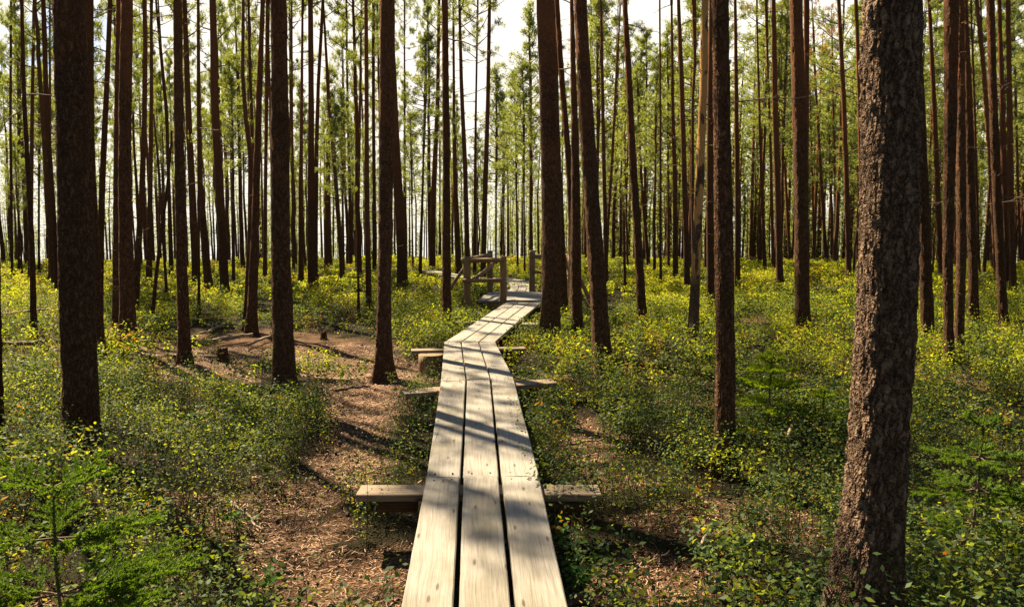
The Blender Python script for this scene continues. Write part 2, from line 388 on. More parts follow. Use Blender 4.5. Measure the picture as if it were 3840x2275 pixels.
def sspace(lo, hi, n, k, c=0.0):
    u = np.linspace(-1, 1, n)
    s = np.sinh(u * k) / math.sinh(k)
    return c + np.where(s < 0, -s * (lo - c), s * (hi - c))
xs = sspace(-700, 700, 420, 6.6)
ys = sspace(-120, 1400, 560, 6.2, 6.0)
X, Y = np.meshgrid(xs, ys)
Z = gz(X, Y)
V = np.stack([X, Y, Z], -1).reshape(-1, 3)
nx, ny = len(xs), len(ys)
ii = (np.arange(ny - 1)[:, None] * nx + np.arange(nx - 1)[None, :]).ravel()
mb = MB(); mb.quads(V, np.stack([ii, ii + 1, ii + nx + 1, ii + nx], -1))
def ground_mat():
    m, t, b = mat('ground_soil', 0.95); l = t.links.new
    b.inputs['Specular IOR Level'].default_value = 0.1
    g = N(t, 'ShaderNodeNewGeometry')
    at = N(t, 'ShaderNodeAttribute'); at.attribute_name = 'bare'
    n1 = N(t, 'ShaderNodeTexNoise', Scale=1.3, Detail=5.0); l(g.outputs['Position'], n1.inputs['Vector'])
    n2 = N(t, 'ShaderNodeTexNoise', Scale=38.0, Detail=6.0, Roughness=0.7); l(g.outputs['Position'], n2.inputs['Vector'])
    v = N(t, 'ShaderNodeTexVoronoi', feature='F1', Scale=70.0); l(g.outputs['Position'], v.inputs['Vector'])
    lit = ramp(t, [(0.30, (0.03, 0.017, 0.009)), (0.5, (0.12, 0.068, 0.038)), (0.66, (0.26, 0.155, 0.092))]); l(n2.outputs['Fac'], lit.inputs['Fac'])
    vh = N(t, 'ShaderNodeMixRGB', blend_type='MULTIPLY'); vh.inputs['Fac'].default_value = 0.5
    dm = N(t, 'ShaderNodeMixRGB', blend_type='MULTIPLY'); dm.inputs['Fac'].default_value = 1; dr = ramp(t, [(0.38, (0.42, 0.38, 0.34)), (0.56, (1, 1, 1))]); n5 = N(t, 'ShaderNodeTexNoise', Scale=2.6, Detail=4.0); l(g.outputs['Position'], n5.inputs['Vector']); l(n5.outputs['Fac'], dr.inputs['Fac']); l(lit.outputs[0], dm.inputs['Color1']); l(dr.outputs[0], dm.inputs['Color2']); l(dm.outputs[0], vh.inputs['Color1'])
    vr = ramp(t, [(0.1, (0.45, 0.4, 0.35)), (0.5, (1, 1, 1))]); l(v.outputs['Distance'], vr.inputs['Fac']); l(vr.outputs[0], vh.inputs['Color2'])
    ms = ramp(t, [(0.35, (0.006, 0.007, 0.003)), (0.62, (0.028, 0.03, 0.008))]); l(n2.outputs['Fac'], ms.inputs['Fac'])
    cv = N(t, 'ShaderNodeMixRGB'); l(n1.outputs['Fac'], cv.inputs['Fac']); l(ms.outputs[0], cv.inputs['Color1']); cv.inputs['Color2'].default_value = (0.018, 0.010, 0.005, 1)  # covered ground kept near black, painting the shade between the leaves
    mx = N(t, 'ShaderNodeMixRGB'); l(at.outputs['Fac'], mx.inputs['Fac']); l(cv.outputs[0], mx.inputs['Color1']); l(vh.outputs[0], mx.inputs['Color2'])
    l(mx.outputs[0], b.inputs['Base Color'])
    ha = N(t, 'ShaderNodeMath', operation='ADD'); l(n2.outputs['Fac'], ha.inputs[0]); l(v.outputs['Distance'], ha.inputs[1])
    bp = N(t, 'ShaderNodeBump', Strength=0.9, Distance=0.025); l(ha.outputs[0], bp.inputs['Height']); l(bp.outputs[0], b.inputs['Normal'])
    return m
M['ground'] = ground_mat()
go = mb.build('ground', [M['ground']])
a = go.data.attributes.new('bare', 'FLOAT', 'POINT'); a.data.foreach_set('value', bareness(X, Y).ravel().astype(np.float32))
tag(go, 'forest floor of brown needles and moss', kind='structure')

# ------------------------------------------------------------------ boardwalk
ZB = 0.36
def plank(mb, a0, a1, b0, b1, z, th=0.05, seed=0, mat=0, warp=0.004):
    """board from the edge a0-a1 (left, right) to the edge b0-b1, top at z"""
    a0, a1, b0, b1 = [np.array(p[:2], float) for p in (a0, a1, b0, b1)]
    Ln = np.linalg.norm((a0 + a1) / 2 - (b0 + b1) / 2); n = max(2, int(Ln / 0.12))
    r = random.Random(seed); cr = r.uniform(-1, 1) * warp; zs = r.uniform(-1, 1) * warp
    t = np.linspace(0, 1, n + 1)
    Lf = a0[None] * (1 - t[:, None]) + b0[None] * t[:, None]
    Rt = a1[None] * (1 - t[:, None]) + b1[None] * t[:, None]
    wid = np.linalg.norm(Rt - Lf, axis=1)
    ch = 0.006
    zt = z + zs + warp * 0.8 * np.sin(t * 5 + seed)
    prof = []
    def pt(f, dz): return np.concatenate([Lf + (Rt - Lf) * (f if np.ndim(f) == 0 else f[:, None]), (zt + dz)[:, None]], 1)
    fe = ch / wid
    jl = 0.0035 * (fbm(t * Ln * 3 + seed * 7.1, t * 0, seed) - .5) * 2 / wid; jr = 0.0035 * (fbm(t * Ln * 3 + seed * 3.3, t * 0, seed + 5) - .5) * 2 / wid
    rows = [pt(jl, -th), pt(jl, -ch), pt(jl + fe, 0 * t), pt(0.5, 0 * t + cr), pt(1 + jr - fe, 0 * t), pt(1 + jr, -ch), pt(1 + jr, -th)]
    P = np.stack(rows, 1); k = P.shape[1]
    wv = np.array([-th - 0.01, -0.004, 0, 0.5, 1, 1.004, 1 + th + 0.01])
    U = np.zeros((n + 1, k, 2)); U[:, :, 0] = (t * Ln)[:, None] + seed * 13.7
    U[:, :, 1] = wv[None, :] * wid[:, None] + seed * 5.31
    i = (np.arange(n)[:, None] * k + np.arange(k - 1)[None, :]).ravel()
    f = np.stack([i, i + k, i + k + 1, i + 1], -1)[:, ::-1]
    mb.quads(P.reshape(-1, 3), f, mat, smooth=False, uv=U.reshape(-1, 2))
    # underside and ends
    def face(q, uvs): mb.quads(q, [[0, 1, 2, 3]], mat, False, uvs)
    face([P[0, 0], P[0, -1], P[-1, -1], P[-1, 0]], [[0, 0], [0, .2], [Ln, .2], [Ln, 0]])
    for e in (0, -1):
        for q in ([0, 1, 5, 6], [1, 2, 4, 5]):
            face([P[e, s] for s in q], [[seed + .01 * s, s * .03] for s in q])
        mb.tris([P[e, 2], P[e, 3], P[e, 4]], [[0, 1, 2]], mat)

bw = empty('boardwalk', (0, 6, 0))
tag(bw, 'weathered three-plank wooden boardwalk running from the foreground to the small bridge', 'boardwalk')
def chain(mb_, name, mats, parent):
    o = mb_.build(name, mats); o.parent = parent; o.matrix_parent_inverse = parent.matrix_basis.inverted(); return o
bpy.context.view_layer.update()
# rows: (left edge, gap 1, gap 2, right edge) at increasing distance, in the 5000 wide frame
rowsD = [((1957, 2962), (2227, 2962), (2507, 2962), (2774, 2962)), ((2083, 2328), (2254, 2328), (2442, 2326), (2632, 2326))]
r0 = [at_z(*p, ZB) for p in rowsD[0]]; r1 = [at_z(*p, ZB) for p in rowsD[1]]
ext = [a + (a - b) * ((a[1] - 0.2) / (b[1] - a[1])) for a, b in zip(r0, r1)]
r2 = [at_z(*p, ZB) for p in ((2153, 1858), (2277, 1856), (2396, 1848), (2506, 1840))]
r3 = [at_z(*p, ZB) for p in ((2170, 1668), (2252, 1668), (2337, 1668), (2417, 1666))]
r4 = [at_z(*p, ZB + 0.0) for p in ((2474, 1474), (2530, 1474), (2588, 1474), (2642, 1474))]
SECT = [(ext, r1, 0.026), (r1, r2, 0.020), (r2, r3, 0.016), (r3, r4, 0.018)]
sd_ = 1
for (A, B, gap) in SECT:
    for k in range(3):
        def sh(p, q, d):
            v = (q - p)[:2]; v = v / np.linalg.norm(v); r = p.copy(); r[:2] += v * d; return r
        gl = 0 if k == 0 else gap / 2; gr = 0 if k == 2 else gap / 2
        a0, a1 = sh(A[k], A[k + 1], gl), sh(A[k + 1], A[k], gr)
        b0, b1 = sh(B[k], B[k + 1], gl), sh(B[k + 1], B[k], gr)
        e = 0.003
        a0[1] += e; a1[1] += e; b0[1] -= e; b1[1] -= e
        m_ = MB(); plank(m_, a0, a1, b0, b1, ZB, seed=sd_); sd_ += 1
        for (e0, e1, o0, o1) in ((a0, a1, b0, b1), (b0, b1, a0, a1)):
            for f_ in (.24, .77):
                q_ = e0 + (e1 - e0) * f_; v_ = (o0 + (o1 - o0) * f_ - q_)[:2]; q_ = q_[:2] + v_ / np.linalg.norm(v_) * random.uniform(.05, .08)
                tube(m_, np.array([[q_[0], q_[1], ZB - .02], [q_[0], q_[1], ZB + .0055]]), np.array([.0055, .0055]), 8, 1)
        chain(m_, 'plank', [M['plank'], M['nail']], bw)
# cross beams: ends given at beam height
ZS = ZB - 0.056
def beam(x0, y0, x1, y1, wid, th, label=None, mat_='beam', seed=50, round_=False):
    p, q = at_z(x0 * K, y0 * K, ZS), at_z(x1 * K, y1 * K, ZS)
    d = (q - p)[:2]; d /= np.linalg.norm(d); nrm = np.array([-d[1], d[0]]) * wid / 2
    m_ = MB(); plank(m_, p[:2] - nrm, p[:2] + nrm, q[:2] - nrm, q[:2] + nrm, ZS, th, seed, warp=0.002)
    o = chain(m_, 'cross_beam', [M[mat_]], bw); return p, q
beams = [(878, 1196, 1466, 1196, .20, .045), (985, 957, 1352, 930, .24, .045), (1006, 855, 1284, 849, .2, .035), (1118, 786, 1318, 791, .30, .07)]
for i, b_ in enumerate(beams): beam(*b_, seed=61 + i)
# support logs under the beams
def log_between(mb_, p, q, r, n=20, seed=0, mat=0, wob=0.03):
    p = np.asarray(p, float); q = np.asarray(q, float)
    Ln = np.linalg.norm(q - p); m = max(3, int(Ln / 0.08)); t = np.linspace(0, 1, m)
    P = p + (q - p) * t[:, None]
    th = np.linspace(0, 6.283, n, endpoint=False)
    mod = 1 + wob * (vnoise(np.cos(th)[None] * 2 + t[:, None] * Ln * 2 + seed * 3, np.sin(th)[None] * 2 + 5 + 0 * t[:, None], seed) - .5) * 2
    R = np.full(m, r)
    V0 = mb_.n
    tube(mb_, P, R, n, mat, True, mod)
    U = np.zeros((m * n + 2, 2)); U[:m * n, 0] = np.repeat(t * Ln, n) + seed * 3.7; U[:m * n, 1] = np.tile(th * r, m) + seed
    U[m * n:, 1] = r; mb_.U[-1] = U; mb_.uv = True
def support(x0, x1, y, r, seed):
    p, q = gp(x0, y, 0.1), gp(x1, y, 0.1)
    m_ = MB(); log_between(m_, [p[0], p[1], ZS - 0.09 - r], [q[0], q[1], ZS - 0.09 - r], r, seed=seed); chain(m_, 'support_log', [M['log_wood']], bw)
for i, (xa_, xb_) in enumerate(((925, 1020), (1345, 1425))):
    p_, q_ = at_z(xa_ * K, 1198 * K, ZS), at_z(xb_ * K, 1198 * K, ZS)
    m_ = MB(); log_between(m_, [p_[0], p_[1] + .02, ZS - .10], [q_[0], p_[1] + .03, ZS - .10], 0.052, seed=3 + i); chain(m_, 'support_log', [M['log_dark']], bw)
# upright round block under the third beam, seen end on at the left of the walk
c3 = at_z(1050 * K, 860 * K, ZS)
m_ = MB(); log_between(m_, [c3[0] + .02, c3[1] + .02, -.1], [c3[0] + .02, c3[1] + .02, ZS - .037], 0.17, n=32, seed=9, wob=0.01); chain(m_, 'support_log', [M['log_wood']], bw)
c3 = at_z(1250 * K, 850 * K, ZS)
m_ = MB(); log_between(m_, [c3[0] - .1, c3[1] + .02, ZS - .12], [c3[0] + .02, c3[1] + .03, ZS - .12], 0.08, n=20, seed=10, wob=0.01); chain(m_, 'support_log', [M['log_dark']], bw)
for (x_, y_, r_, s_) in ((1040, 957, .07, 14), (1300, 932, .07, 15), (1160, 788, .08, 16), (1285, 791, .08, 17)):
    c3 = at_z(x_ * K, y_ * K, ZS)
    m_ = MB(); log_between(m_, [c3[0], c3[1] - .05, ZS - .05 - r_], [c3[0], c3[1] + .3, ZS - .05 - r_], r_, seed=s_); chain(m_, 'support_log', [M['log_dark']], bw)

# ------------------------------------------------------------------ small bridge with railings
def z5(x, y, z): return at_z((1450 + x / 2.4733) * 1.302, (850 + y / 2.4733) * 1.302, z)
fb = empty('footbridge', (0.6, 19.5, 0)); bpy.context.view_layer.update()
tag(fb, 'low wooden bridge platform with round log posts and rails at the end of the boardwalk', 'bridge')
zd = ZB + 0.03
fl = z5(850, 683, zd); bl = z5(1000, 600, zd)
y0, y1 = fl[1], bl[1]; xl0, xl1 = fl[0], bl[0]; xr = 1.35
nb = 9
for i in range(nb):
    a_, b__ = y0 + (y1 - y0) * i / nb, y0 + (y1 - y0) * (i + 1) / nb - 0.012
    xa = xl0 + (xl1 - xl0) * (i / nb) * 0.6
    m_ = MB(); plank(m_, (xa, b__), (xa, a_), (xr - .02 * (i % 3), b__), (xr - .02 * (i % 3), a_), zd, 0.05, 80 + i, warp=.006)
    chain(m_, 'deck_board', [M['plank']], fb)
for yy in (y0 + .07, (y0 + y1) / 2, y1 - .1):
    m_ = MB(); log_between(m_, [xl0 + .12, yy, zd - .05 - .085], [xr - .1, yy, zd - .05 - .085], .08, seed=int(yy * 10)); chain(m_, 'deck_beam', [M['log_wood']], fb)
def post(x, y, z1, r=0.085, z0=-0.25, s=0, name='post'):
    m_ = MB(); log_between(m_, [x, y, z0], [x, y, z1], r, n=18, seed=s); return chain(m_, name, [M['log_wood']], fb)
def rail(p, q, r=0.05, s=0, name='rail'):
    m_ = MB(); log_between(m_, p, q, r, n=14, seed=s, wob=.05); return chain(m_, name, [M['log_wood']], fb)
pF = z5(797, 735, 0.05); xF, yF = pF[0], y0 - .12
xM = z5(1080, 700, zd)[0]
xB = z5(960, 600, zd)[0]; yB = y1 - .1
xR = z5(1345, 588, zd)[0]; yR = y1 + .1
top = zd + .92
post(xF, yF, top + .06, .082, s=21); post(xM, yF, top + .08, .078, s=22); post(xB, yB, top + .14, .075, s=23)
post(xR, yR, top + .14, .08, s=24); post(xr, yR, top + .1, .08, s=25); post(xr - .02, yF, top + .05, .08, s=26)
rail([xF - .14, yF - .02, top - .02], [xM + .05, yF - .02, top - .0], .052, 31, 'handrail')
rail([xF - .10, yF - .09, zd + .46], [xM - .02, yF - .09, zd + .47], .045, 32)
rail([xF + .04, yF, zd + .42], [xB + .06, yB, zd + .66], .045, 33)
rail([xF, yF + .05, top], [xB, yB, top + .04], .05, 34, 'handrail')
rail([xF + .2, yF + .08, zd + .5], [xF + .60, yF + .9, zd + .85], .035, 35, 'brace')
rail([xF - .08, yF + .06, zd + .72], [xF - .52, yF - .02, zd - .02 + .1], .04, 36, 'brace')
rail([xF - .02, yF + .3, zd + .1], [xF - .45, yF + .5, -.05], .035, 37, 'brace')
rail([xR - .02, yR - .06, top - .02], [xr + .1, yR - .09, top], .05, 38, 'handrail')
rail([xR + .05, yR - .06, zd + .50], [xr + .1, yR - .09, zd + .5], .045, 39)
rail([xr, yF + .05, top], [xr, yR, top + .04], .05, 40, 'handrail')
rail([xr + .06, yF, zd + .47], [xr + .06, yR, zd + .5], .045, 41)
rail([xr + .02, yF - .07, zd + .80], [xr + .60, yF - .05, -.02], .045, 42, 'brace')
rail([xr + .02, yR + .05, zd + .80], [xr + .62, yR + .05, -.02], .045, 43, 'brace')

# far boardwalk beyond the bridge
fw = empty('boardwalk', (-1, 28, 0)); bpy.context.view_layer.update()
tag(fw, 'pale far boardwalk leaving the bridge and curving away to the left behind the trunks', 'boardwalk')
cl = [z5(1235, 600, ZB), z5(1262, 560, ZB), z5(1255, 520, ZB), z5(1200, 488, ZB), z5(1115, 474, ZB), z5(900, 468, ZB), z5(640, 445, ZB), z5(430, 405, ZB), z5(200, 391, ZB), z5(30, 384, ZB), z5(-350, 380, ZB)]
cl = np.array(cl)[:, :2]
for i in range(len(cl) - 1):
    d = cl[i + 1] - cl[i]; d /= np.linalg.norm(d)
    def nn(j):
        a_ = cl[min(j + 1, len(cl) - 1)] - cl[max(j - 1, 0)]; a_ /= np.linalg.norm(a_); return np.array([a_[1], -a_[0]])
    n0, n1 = nn(i), nn(i + 1)
    for k in range(3):
        l0, l1 = (-.36 + k * .24 + .008), (-.36 + (k + 1) * .24 - .008)
        m_ = MB(); plank(m_, cl[i] + n0 * l0, cl[i] + n0 * l1, cl[i + 1] + n1 * l0, cl[i + 1] + n1 * l1, ZB - .03 - .004 * (i % 2), .05, 120 + i * 3 + k)
        chain(m_, 'plank', [M['plank']], fw)
    c_ = cl[i]; m_ = MB(); plank(m_, c_ - n0 * .55 + d * .0, c_ - n0 * .55 + d * .18, c_ + n0 * .55, c_ + n0 * .55 + d * .18, ZB - .09, .12, 160 + i); chain(m_, 'cross_beam', [M['plank']], fw)

# ------------------------------------------------------------------ pines
def make_crown(seed, Lc=6.5, Rc=1.7, nbr=34, tufts=9, ndl=14, nl=0.11, nw=0.016, mats=('pine_needles', 'twig')):
    r = np.random.default_rng(seed); mb_ = MB()
    TC, TD = [], []
    tube(mb_, np.array([[0, 0, 0], [0.05, 0, Lc * .5], [0, 0.04, Lc * .97]]), np.array([.05, .03, .008]), 5, 1)
    for i in range(nbr):
        t = (i + r.random()) / nbr
        z = Lc * (0.03 + 0.94 * t)
        prof = (0.45 + 0.9 * math.sin(min(1, t * 1.25 + 0.15) * math.pi) ** 0.8) * (1 - t * 0.35)
        ln = Rc * prof * r.uniform(.55, 1.15); az = i * 2.4 + r.uniform(-.5, .5)
        up = r.uniform(-.05, .45) + t * .35
        d = np.array([math.cos(az) * math.cos(up), math.sin(az) * math.cos(up), math.sin(up)])
        s = np.linspace(0, 1, 4)[:, None]
        P = np.array([0, 0, z]) + d * ln * s + np.array([0, 0, 1]) * ln * .18 * s ** 2 + r.normal(0, .03, (4, 3)) * s
        tube(mb_, P, np.array([.022, .015, .009, .004]) * (0.6 + .5 * ln), 3, 1, cap=False)
        for k in range(tufts):
            f = r.uniform(.35, 1.05)
            c = P[0] + (P[-1] - P[0]) * f + np.array([0, 0, .05]) + r.normal(0, .14 * ln * .6 + .04, 3) * np.array([1, 1, .55])
            TC.append(c); TD.append(d)
    TC = np.array(TC); n = len(TC)
    c = np.repeat(TC, ndl, 0) + r.normal(0, .05, (n * ndl, 3)); dd = r.normal(0, 1, (n * ndl, 3)) + np.repeat(np.array(TD), ndl, 0) * .5 + np.array([0, 0, .5])
    dd /= np.linalg.norm(dd, axis=1)[:, None]
    sd2 = np.cross(dd, r.normal(0, 1, dd.shape)); sd2 /= np.linalg.norm(sd2, axis=1)[:, None]
    Ln = nl * r.uniform(.6, 1.3, (len(dd), 1))
    Vt = np.stack([c - sd2 * nw, c + sd2 * nw, c + dd * Ln], 1).reshape(-1, 3)
    mb_.tris(Vt, np.arange(len(Vt)).reshape(-1, 3), 0)
    return mb_.mesh('crown', [M[mats[0]], M[mats[1]]])
CROWNS = [make_crown(100 + i, nbr=20, ndl=18, tufts=9, nl=.12) for i in range(6)]
DENSE = [make_crown(400 + i, Rc=1.5, nbr=26, tufts=10, ndl=26, nl=.15, nw=.014) for i in range(5)]
YOUNG = [make_crown(200 + i, Lc=4.5, Rc=1.05, nbr=38, tufts=9, ndl=14, nl=.11, nw=.017) for i in range(5)]
BROWNC = make_crown(300, Lc=5, Rc=1.2, nbr=24, tufts=7, mats=('brown_needles', 'twig'))

def interp_poly(pts, zs):
    P = np.array(pts); 
    return np.stack([np.interp(zs, P[:, 2], P[:, 0]), np.interp(zs, P[:, 2], P[:, 1])], 1), np.interp(zs, P[:, 2], P[:, 3])
def smooth_arr(a, k):
    if k < 2: return a
    pad = np.concatenate([np.repeat(a[:1], k, 0), a, np.repeat(a[-1:], k, 0)])
    ker = np.ones(2 * k + 1) / (2 * k + 1)
    if a.ndim == 1: return np.convolve(pad, ker, 'valid')
    return np.stack([np.convolve(pad[:, i], ker, 'valid') for i in range(a.shape[1])], 1)

def dead_branch_mb(mb_, p, r, ln, az, th=0.012, up=None, n=5):
    up = r.uniform(-.35, .35) if up is None else up
    k = 7; s = np.linspace(0, 1, k)[:, None]
    d = np.array([math.cos(az), math.sin(az), up])
    P = p + d * ln * s + np.cumsum(r.normal(0, .035 * ln, (k, 3)), 0) * s + np.array([0, 0, -.15 * ln]) * s ** 2
    tube(mb_, P, np.linspace(th, th * .25, k), n, 0)
    for j in range(int(2 + ln * 4)):
        q = P[r.integers(2, k)]; l2 = ln * r.uniform(.12, .35); a2 = az + r.choice([-1, 1]) * r.uniform(.4, 1.1)
        d2 = np.array([math.cos(a2), math.sin(a2), r.uniform(-.3, .5)])
        tube(mb_, np.array([q, q + d2 * l2 * .5 + r.normal(0, .01, 3), q + d2 * l2]), np.array([th * .45, th * .3, th * .12]), 3, 0, cap=False)

TREES = []
def make_tree(pts, label, near=None, H=None, matn=None, cs=1.0, crown=True, group=None, young=False, brown=False, nbranch=None, D=None, snag=False, flare=.3):
    """pts: (x, y, width) in the 5000 wide frame, top to base; last one is where the trunk meets the floor"""
    s = len(TREES) + 1; r = np.random.default_rng(1000 + s)
    bx, by, bw_ = pts[-1]
    base = at_z(bx, by, 0.08)
    if D is None: D = base[1]
    base = at_y(bx, by, D)
    sc_ = D / F
    W3 = []
    for (x, y, w) in pts:
        p = at_y(x, y, D); W3.append([p[0], D + (p[2] * 0.01), p[2], w * sc_ / 2 * D / math.hypot(p[0], D)])
    W3 = sorted(W3, key=lambda q: q[2])
    b0 = W3[0]; gzz = float(gz(b0[0], b0[1]))
    e = W3[-1]; f_ = W3[-2]
    # below the visible base straight down into the ground
    dx = (W3[1][0] - b0[0]) / max(.3, W3[1][2] - b0[2])
    low = [b0[0] - dx * (b0[2] - gzz + .25), b0[1], gzz - .25, b0[3] * 1.03]
    arr = [low] + W3
    ztop = e[2]
    if H is None: H = 15.5 + r.uniform(-1.5, 2.0)
    lean = (e[0] - b0[0]) / max(.5, e[2] - b0[2]); lean = max(-.09, min(.09, lean))
    if not snag:
        H = max(H, ztop + 1.0)
        if young: H = ztop + 1.2
        rt = 0.03
        midz = (ztop + H) / 2
        arr.append([e[0] + lean * (midz - ztop) * .8, e[1] + r.uniform(-.1, .1), midz, e[3] * .62 + .008])
        arr.append([e[0] + lean * (H - ztop) * .9, e[1] + r.uniform(-.2, .2), H, .018])
    else: H = ztop
    step = .04 if D < 5 else (.07 if D < 9 else (.12 if D < 16 else (.3 if D < 30 else .6)))
    zfine = arr[0][2] + np.arange(int((ztop + .3 - arr[0][2]) / step) + 1) * step
    zfine = zfine[zfine <= ztop + .3]
    zs = np.concatenate([zfine, np.linspace(zfine[-1] + .5, H, 12)]) if H > zfine[-1] + .6 else np.append(zfine, H)
    if snag: zs = zfine[zfine < H]; 
    xy, R = interp_poly(arr, zs)
    kk = max(1, int(.5 / step)); nf = len(zfine)
    if len(xy) > 2 * kk + 4:
        xy[:nf] = smooth_arr(xy[:nf], kk); R[:nf] = smooth_arr(R[:nf], kk)
    hz_ = np.clip(zs - gzz, 0, None)
    n = 110 if D < 5 else (64 if D < 9 else (40 if D < 16 else (14 if D < 30 else 9)))
    th = np.linspace(0, 2 * math.pi, n, endpoint=False)
    lob = 0.5 + 0.5 * np.sin(th * r.integers(3, 6) + r.uniform(0, 6))
    mod = 1 + (flare * 1.9 * np.exp(-hz_ / .26))[:, None] * (0.35 + 0.9 * lob[None, :] ** 2) + 0.05 * (vnoise(zs[:, None] * 2.2 + np.cos(th)[None] * 1.2 + s, np.sin(th)[None] * 1.2 + 0 * zs[:, None] + 4, s) - .5) * 2
    P = np.concatenate([xy, zs[:, None]], 1)
    root = empty('pine_tree', (float(P[0, 0]), float(P[0, 1]), gzz))
    tag(root, label, 'tree', group)
    Pl = P - np.array([P[0, 0], P[0, 1], gzz])
    mb_ = MB(); tube(mb_, Pl, R, n, 0, True, mod)
    # broken stubs
    ns = 16 if D < 9 else (26 if D < 30 else 8)
    for _ in range(ns):
        z = r.uniform(.3, max(.6, min(H * .7, 9))); k = int(np.argmin(abs(zs - z))); az = r.uniform(0, 6.283)
        d = np.array([math.cos(az), math.sin(az), r.uniform(-.2, .4)]); p = Pl[k] + d * R[k] * .85
        l_ = r.uniform(.03, .09) if D < 9 else r.uniform(.05, .32)
        tube(mb_, np.array([p, p + d * l_ * .6 + r.normal(0, .006, 3), p + d * l_]), np.array([.011, .008, .005]) * (1 if D < 12 else 1.0), 5, 0)
    if snag:
        pass
    mn = matn or ('bark_near' if D < 5 else ('bark' if D < 16 else 'bark_far'))
    mb_.build('trunk', [M[mn]], root)
    nbn = nbranch if nbranch is not None else (r.integers(1, 4) if D > 12 else 0)
    for _ in range(0 if snag or H < 5 else nbn):
        z = r.uniform(2.4, min(H * .62, 10)); k = int(np.argmin(abs(zs - z))); az = r.choice([0, math.pi]) + r.uniform(-.8, .8)
        bm_ = MB(); dead_branch_mb(bm_, Pl[k] * 0, r, r.uniform(.5, 1.5), az, .011 + .00018 * D)
        o = bm_.build('dead_branch', [M['twig']], root); o.location = Pl[k]
    if crown and not snag:
        if young:
            o = bpy.data.objects.new('crown', YOUNG[s % 5]); base_l = 4.5; frac = r.uniform(.45, .6); cl_ = H * frac
            sx = .75 + .35 * cl_ / 4.5 * r.uniform(.7, 1.1)
        else:
            o = bpy.data.objects.new('crown', BROWNC if brown else (CROWNS[s % 6] if D < 22 else DENSE[s % 5])); base_l = 5.0 if brown else 6.5
            cl_ = H * r.uniform(.34, .44); sx = r.uniform(.75, 1.05) * (cl_ / 6.5) * cs
        COL.objects.link(o); o.parent = root
        kz = int(np.argmin(abs(zs - (H - cl_))))
        vd = Pl[-1] - Pl[kz]
        o.location = Pl[kz]; o.rotation_euler = (math.atan2(-vd[1], vd[2]), math.atan2(vd[0], vd[2]), 0)
        o.scale = (sx, sx, (np.linalg.norm(vd) + .3) / base_l)
    TREES.append((P[0, 0], P[0, 1], R[3]))
    return root

CAT = []
T_ = CAT.append
# --- nearest
T_(([(4362, 0, 306), (4362, 500, 310), (4356, 1000, 312), (4336, 1478, 316), (4320, 1878, 318), (4285, 2278, 324), (4250, 2678, 345), (4212, 2962, 372), (4190, 3140, 400)], 'giant rough-barked pine trunk in the right foreground, its left side lit', {}))
T_(([(322, 0, 165), (346, 600, 175), (368, 1150, 190), (388, 1900, 184), (396, 2165, 190)], 'very thick dark pine trunk in the left foreground rising from bilberry shrubs', {}))
T_(([(3522, 0, 85), (3529, 500, 86), (3534, 1000, 94), (3543, 1480, 98), (3545, 1900, 102), (3532, 2262, 108)], 'straight thick pine with flaky sunlit left edge, nearest one left of the giant trunk', {}))
T_(([(1353, 0, 82), (1362, 400, 88), (1365, 900, 98), (1368, 1300, 102), (1376, 1500, 106), (1392, 1915, 114)], 'thick straight pine left of the brown needle path with its base in deep shade', {'cs': .5}))
T_(([(1890, 0, 72), (1889, 300, 78), (1886, 700, 76), (1880, 1100, 72), (1874, 1480, 74), (1876, 1800, 84)], 'dark pine with spreading root beside the round support block of the boardwalk', {'flare': .5}))
T_(([(-34, 1000, 44), (-14, 1700, 46), (0, 2190, 52)], 'dark trunk cut by the left edge of the photo', {}))
T_(([(2662, 0, 88), (2680, 400, 94), (2688, 700, 98), (2696, 1000, 100), (2690, 1480, 96), (2685, 1680, 96)], 'thickest pine at the centre, hiding the right side of the bridge', {}))
T_(([(2834, 0, 64), (2859, 500, 72), (2886, 900, 78), (2907, 1200, 84), (2926, 1480, 86), (2940, 1775, 92)], 'pine leaning left towards its top, rightmost of the close cluster by the bridge', {}))
T_(([(2792, 0, 20), (2804, 500, 34), (2811, 900, 46), (2813, 1480, 58), (2820, 1632, 58)], 'reddish pine in the middle of the close cluster right of the bridge', {}))
T_(([(2719, 0, 26), (2745, 400, 30), (2775, 750, 32), (2790, 1000, 36), (2800, 1400, 42), (2803, 1600, 44)], 'reddish pine whose stem slants behind its neighbour in the cluster right of the bridge', {}))
T_(([(2700, 0, 36), (2715, 700, 40), (2740, 1200, 44), (2757, 1588, 46)], 'dark pine almost hidden behind the thickest centre trunk', {}))
T_(([(3446, 0, 36), (3439, 400, 40), (3422, 800, 44), (3404, 1200, 48), (3392, 1480, 50), (3378, 1712, 52)], 'pine with tan peeled patches of bare wood on its trunk', {'matn': 'bark_peeled'}))
T_(([(3480, 0, 30), (3472, 500, 34), (3468, 1000, 38), (3472, 1538, 42)], 'dark pine directly behind the trunk with peeled patches', {}))
T_(([(3052, 0, 26), (3074, 400, 34), (3090, 800, 38), (3112, 1100, 42), (3130, 1450, 46), (3140, 1595, 50)], 'slender dark pine curving left at the top, midway between cluster and peeled trunk', {}))
T_(([(3891, 0, 66), (3906, 500, 72), (3916, 1000, 74), (3918, 1480, 78), (3922, 1625, 84)], 'thick pine with light left edge between the flaky trunk and the giant trunk', {}))
T_(([(4470, 0, 60), (4500, 700, 66), (4520, 1300, 66), (4533, 1655, 70)], 'dark pine peeking out from behind the right side of the giant trunk', {}))
T_(([(4656, 0, 78), (4650, 400, 74), (4642, 800, 62), (4632, 1200, 56), (4630, 1480, 56), (4634, 1768, 54)], 'grey-lit pine right of the giant trunk, front one of a close pair', {}))
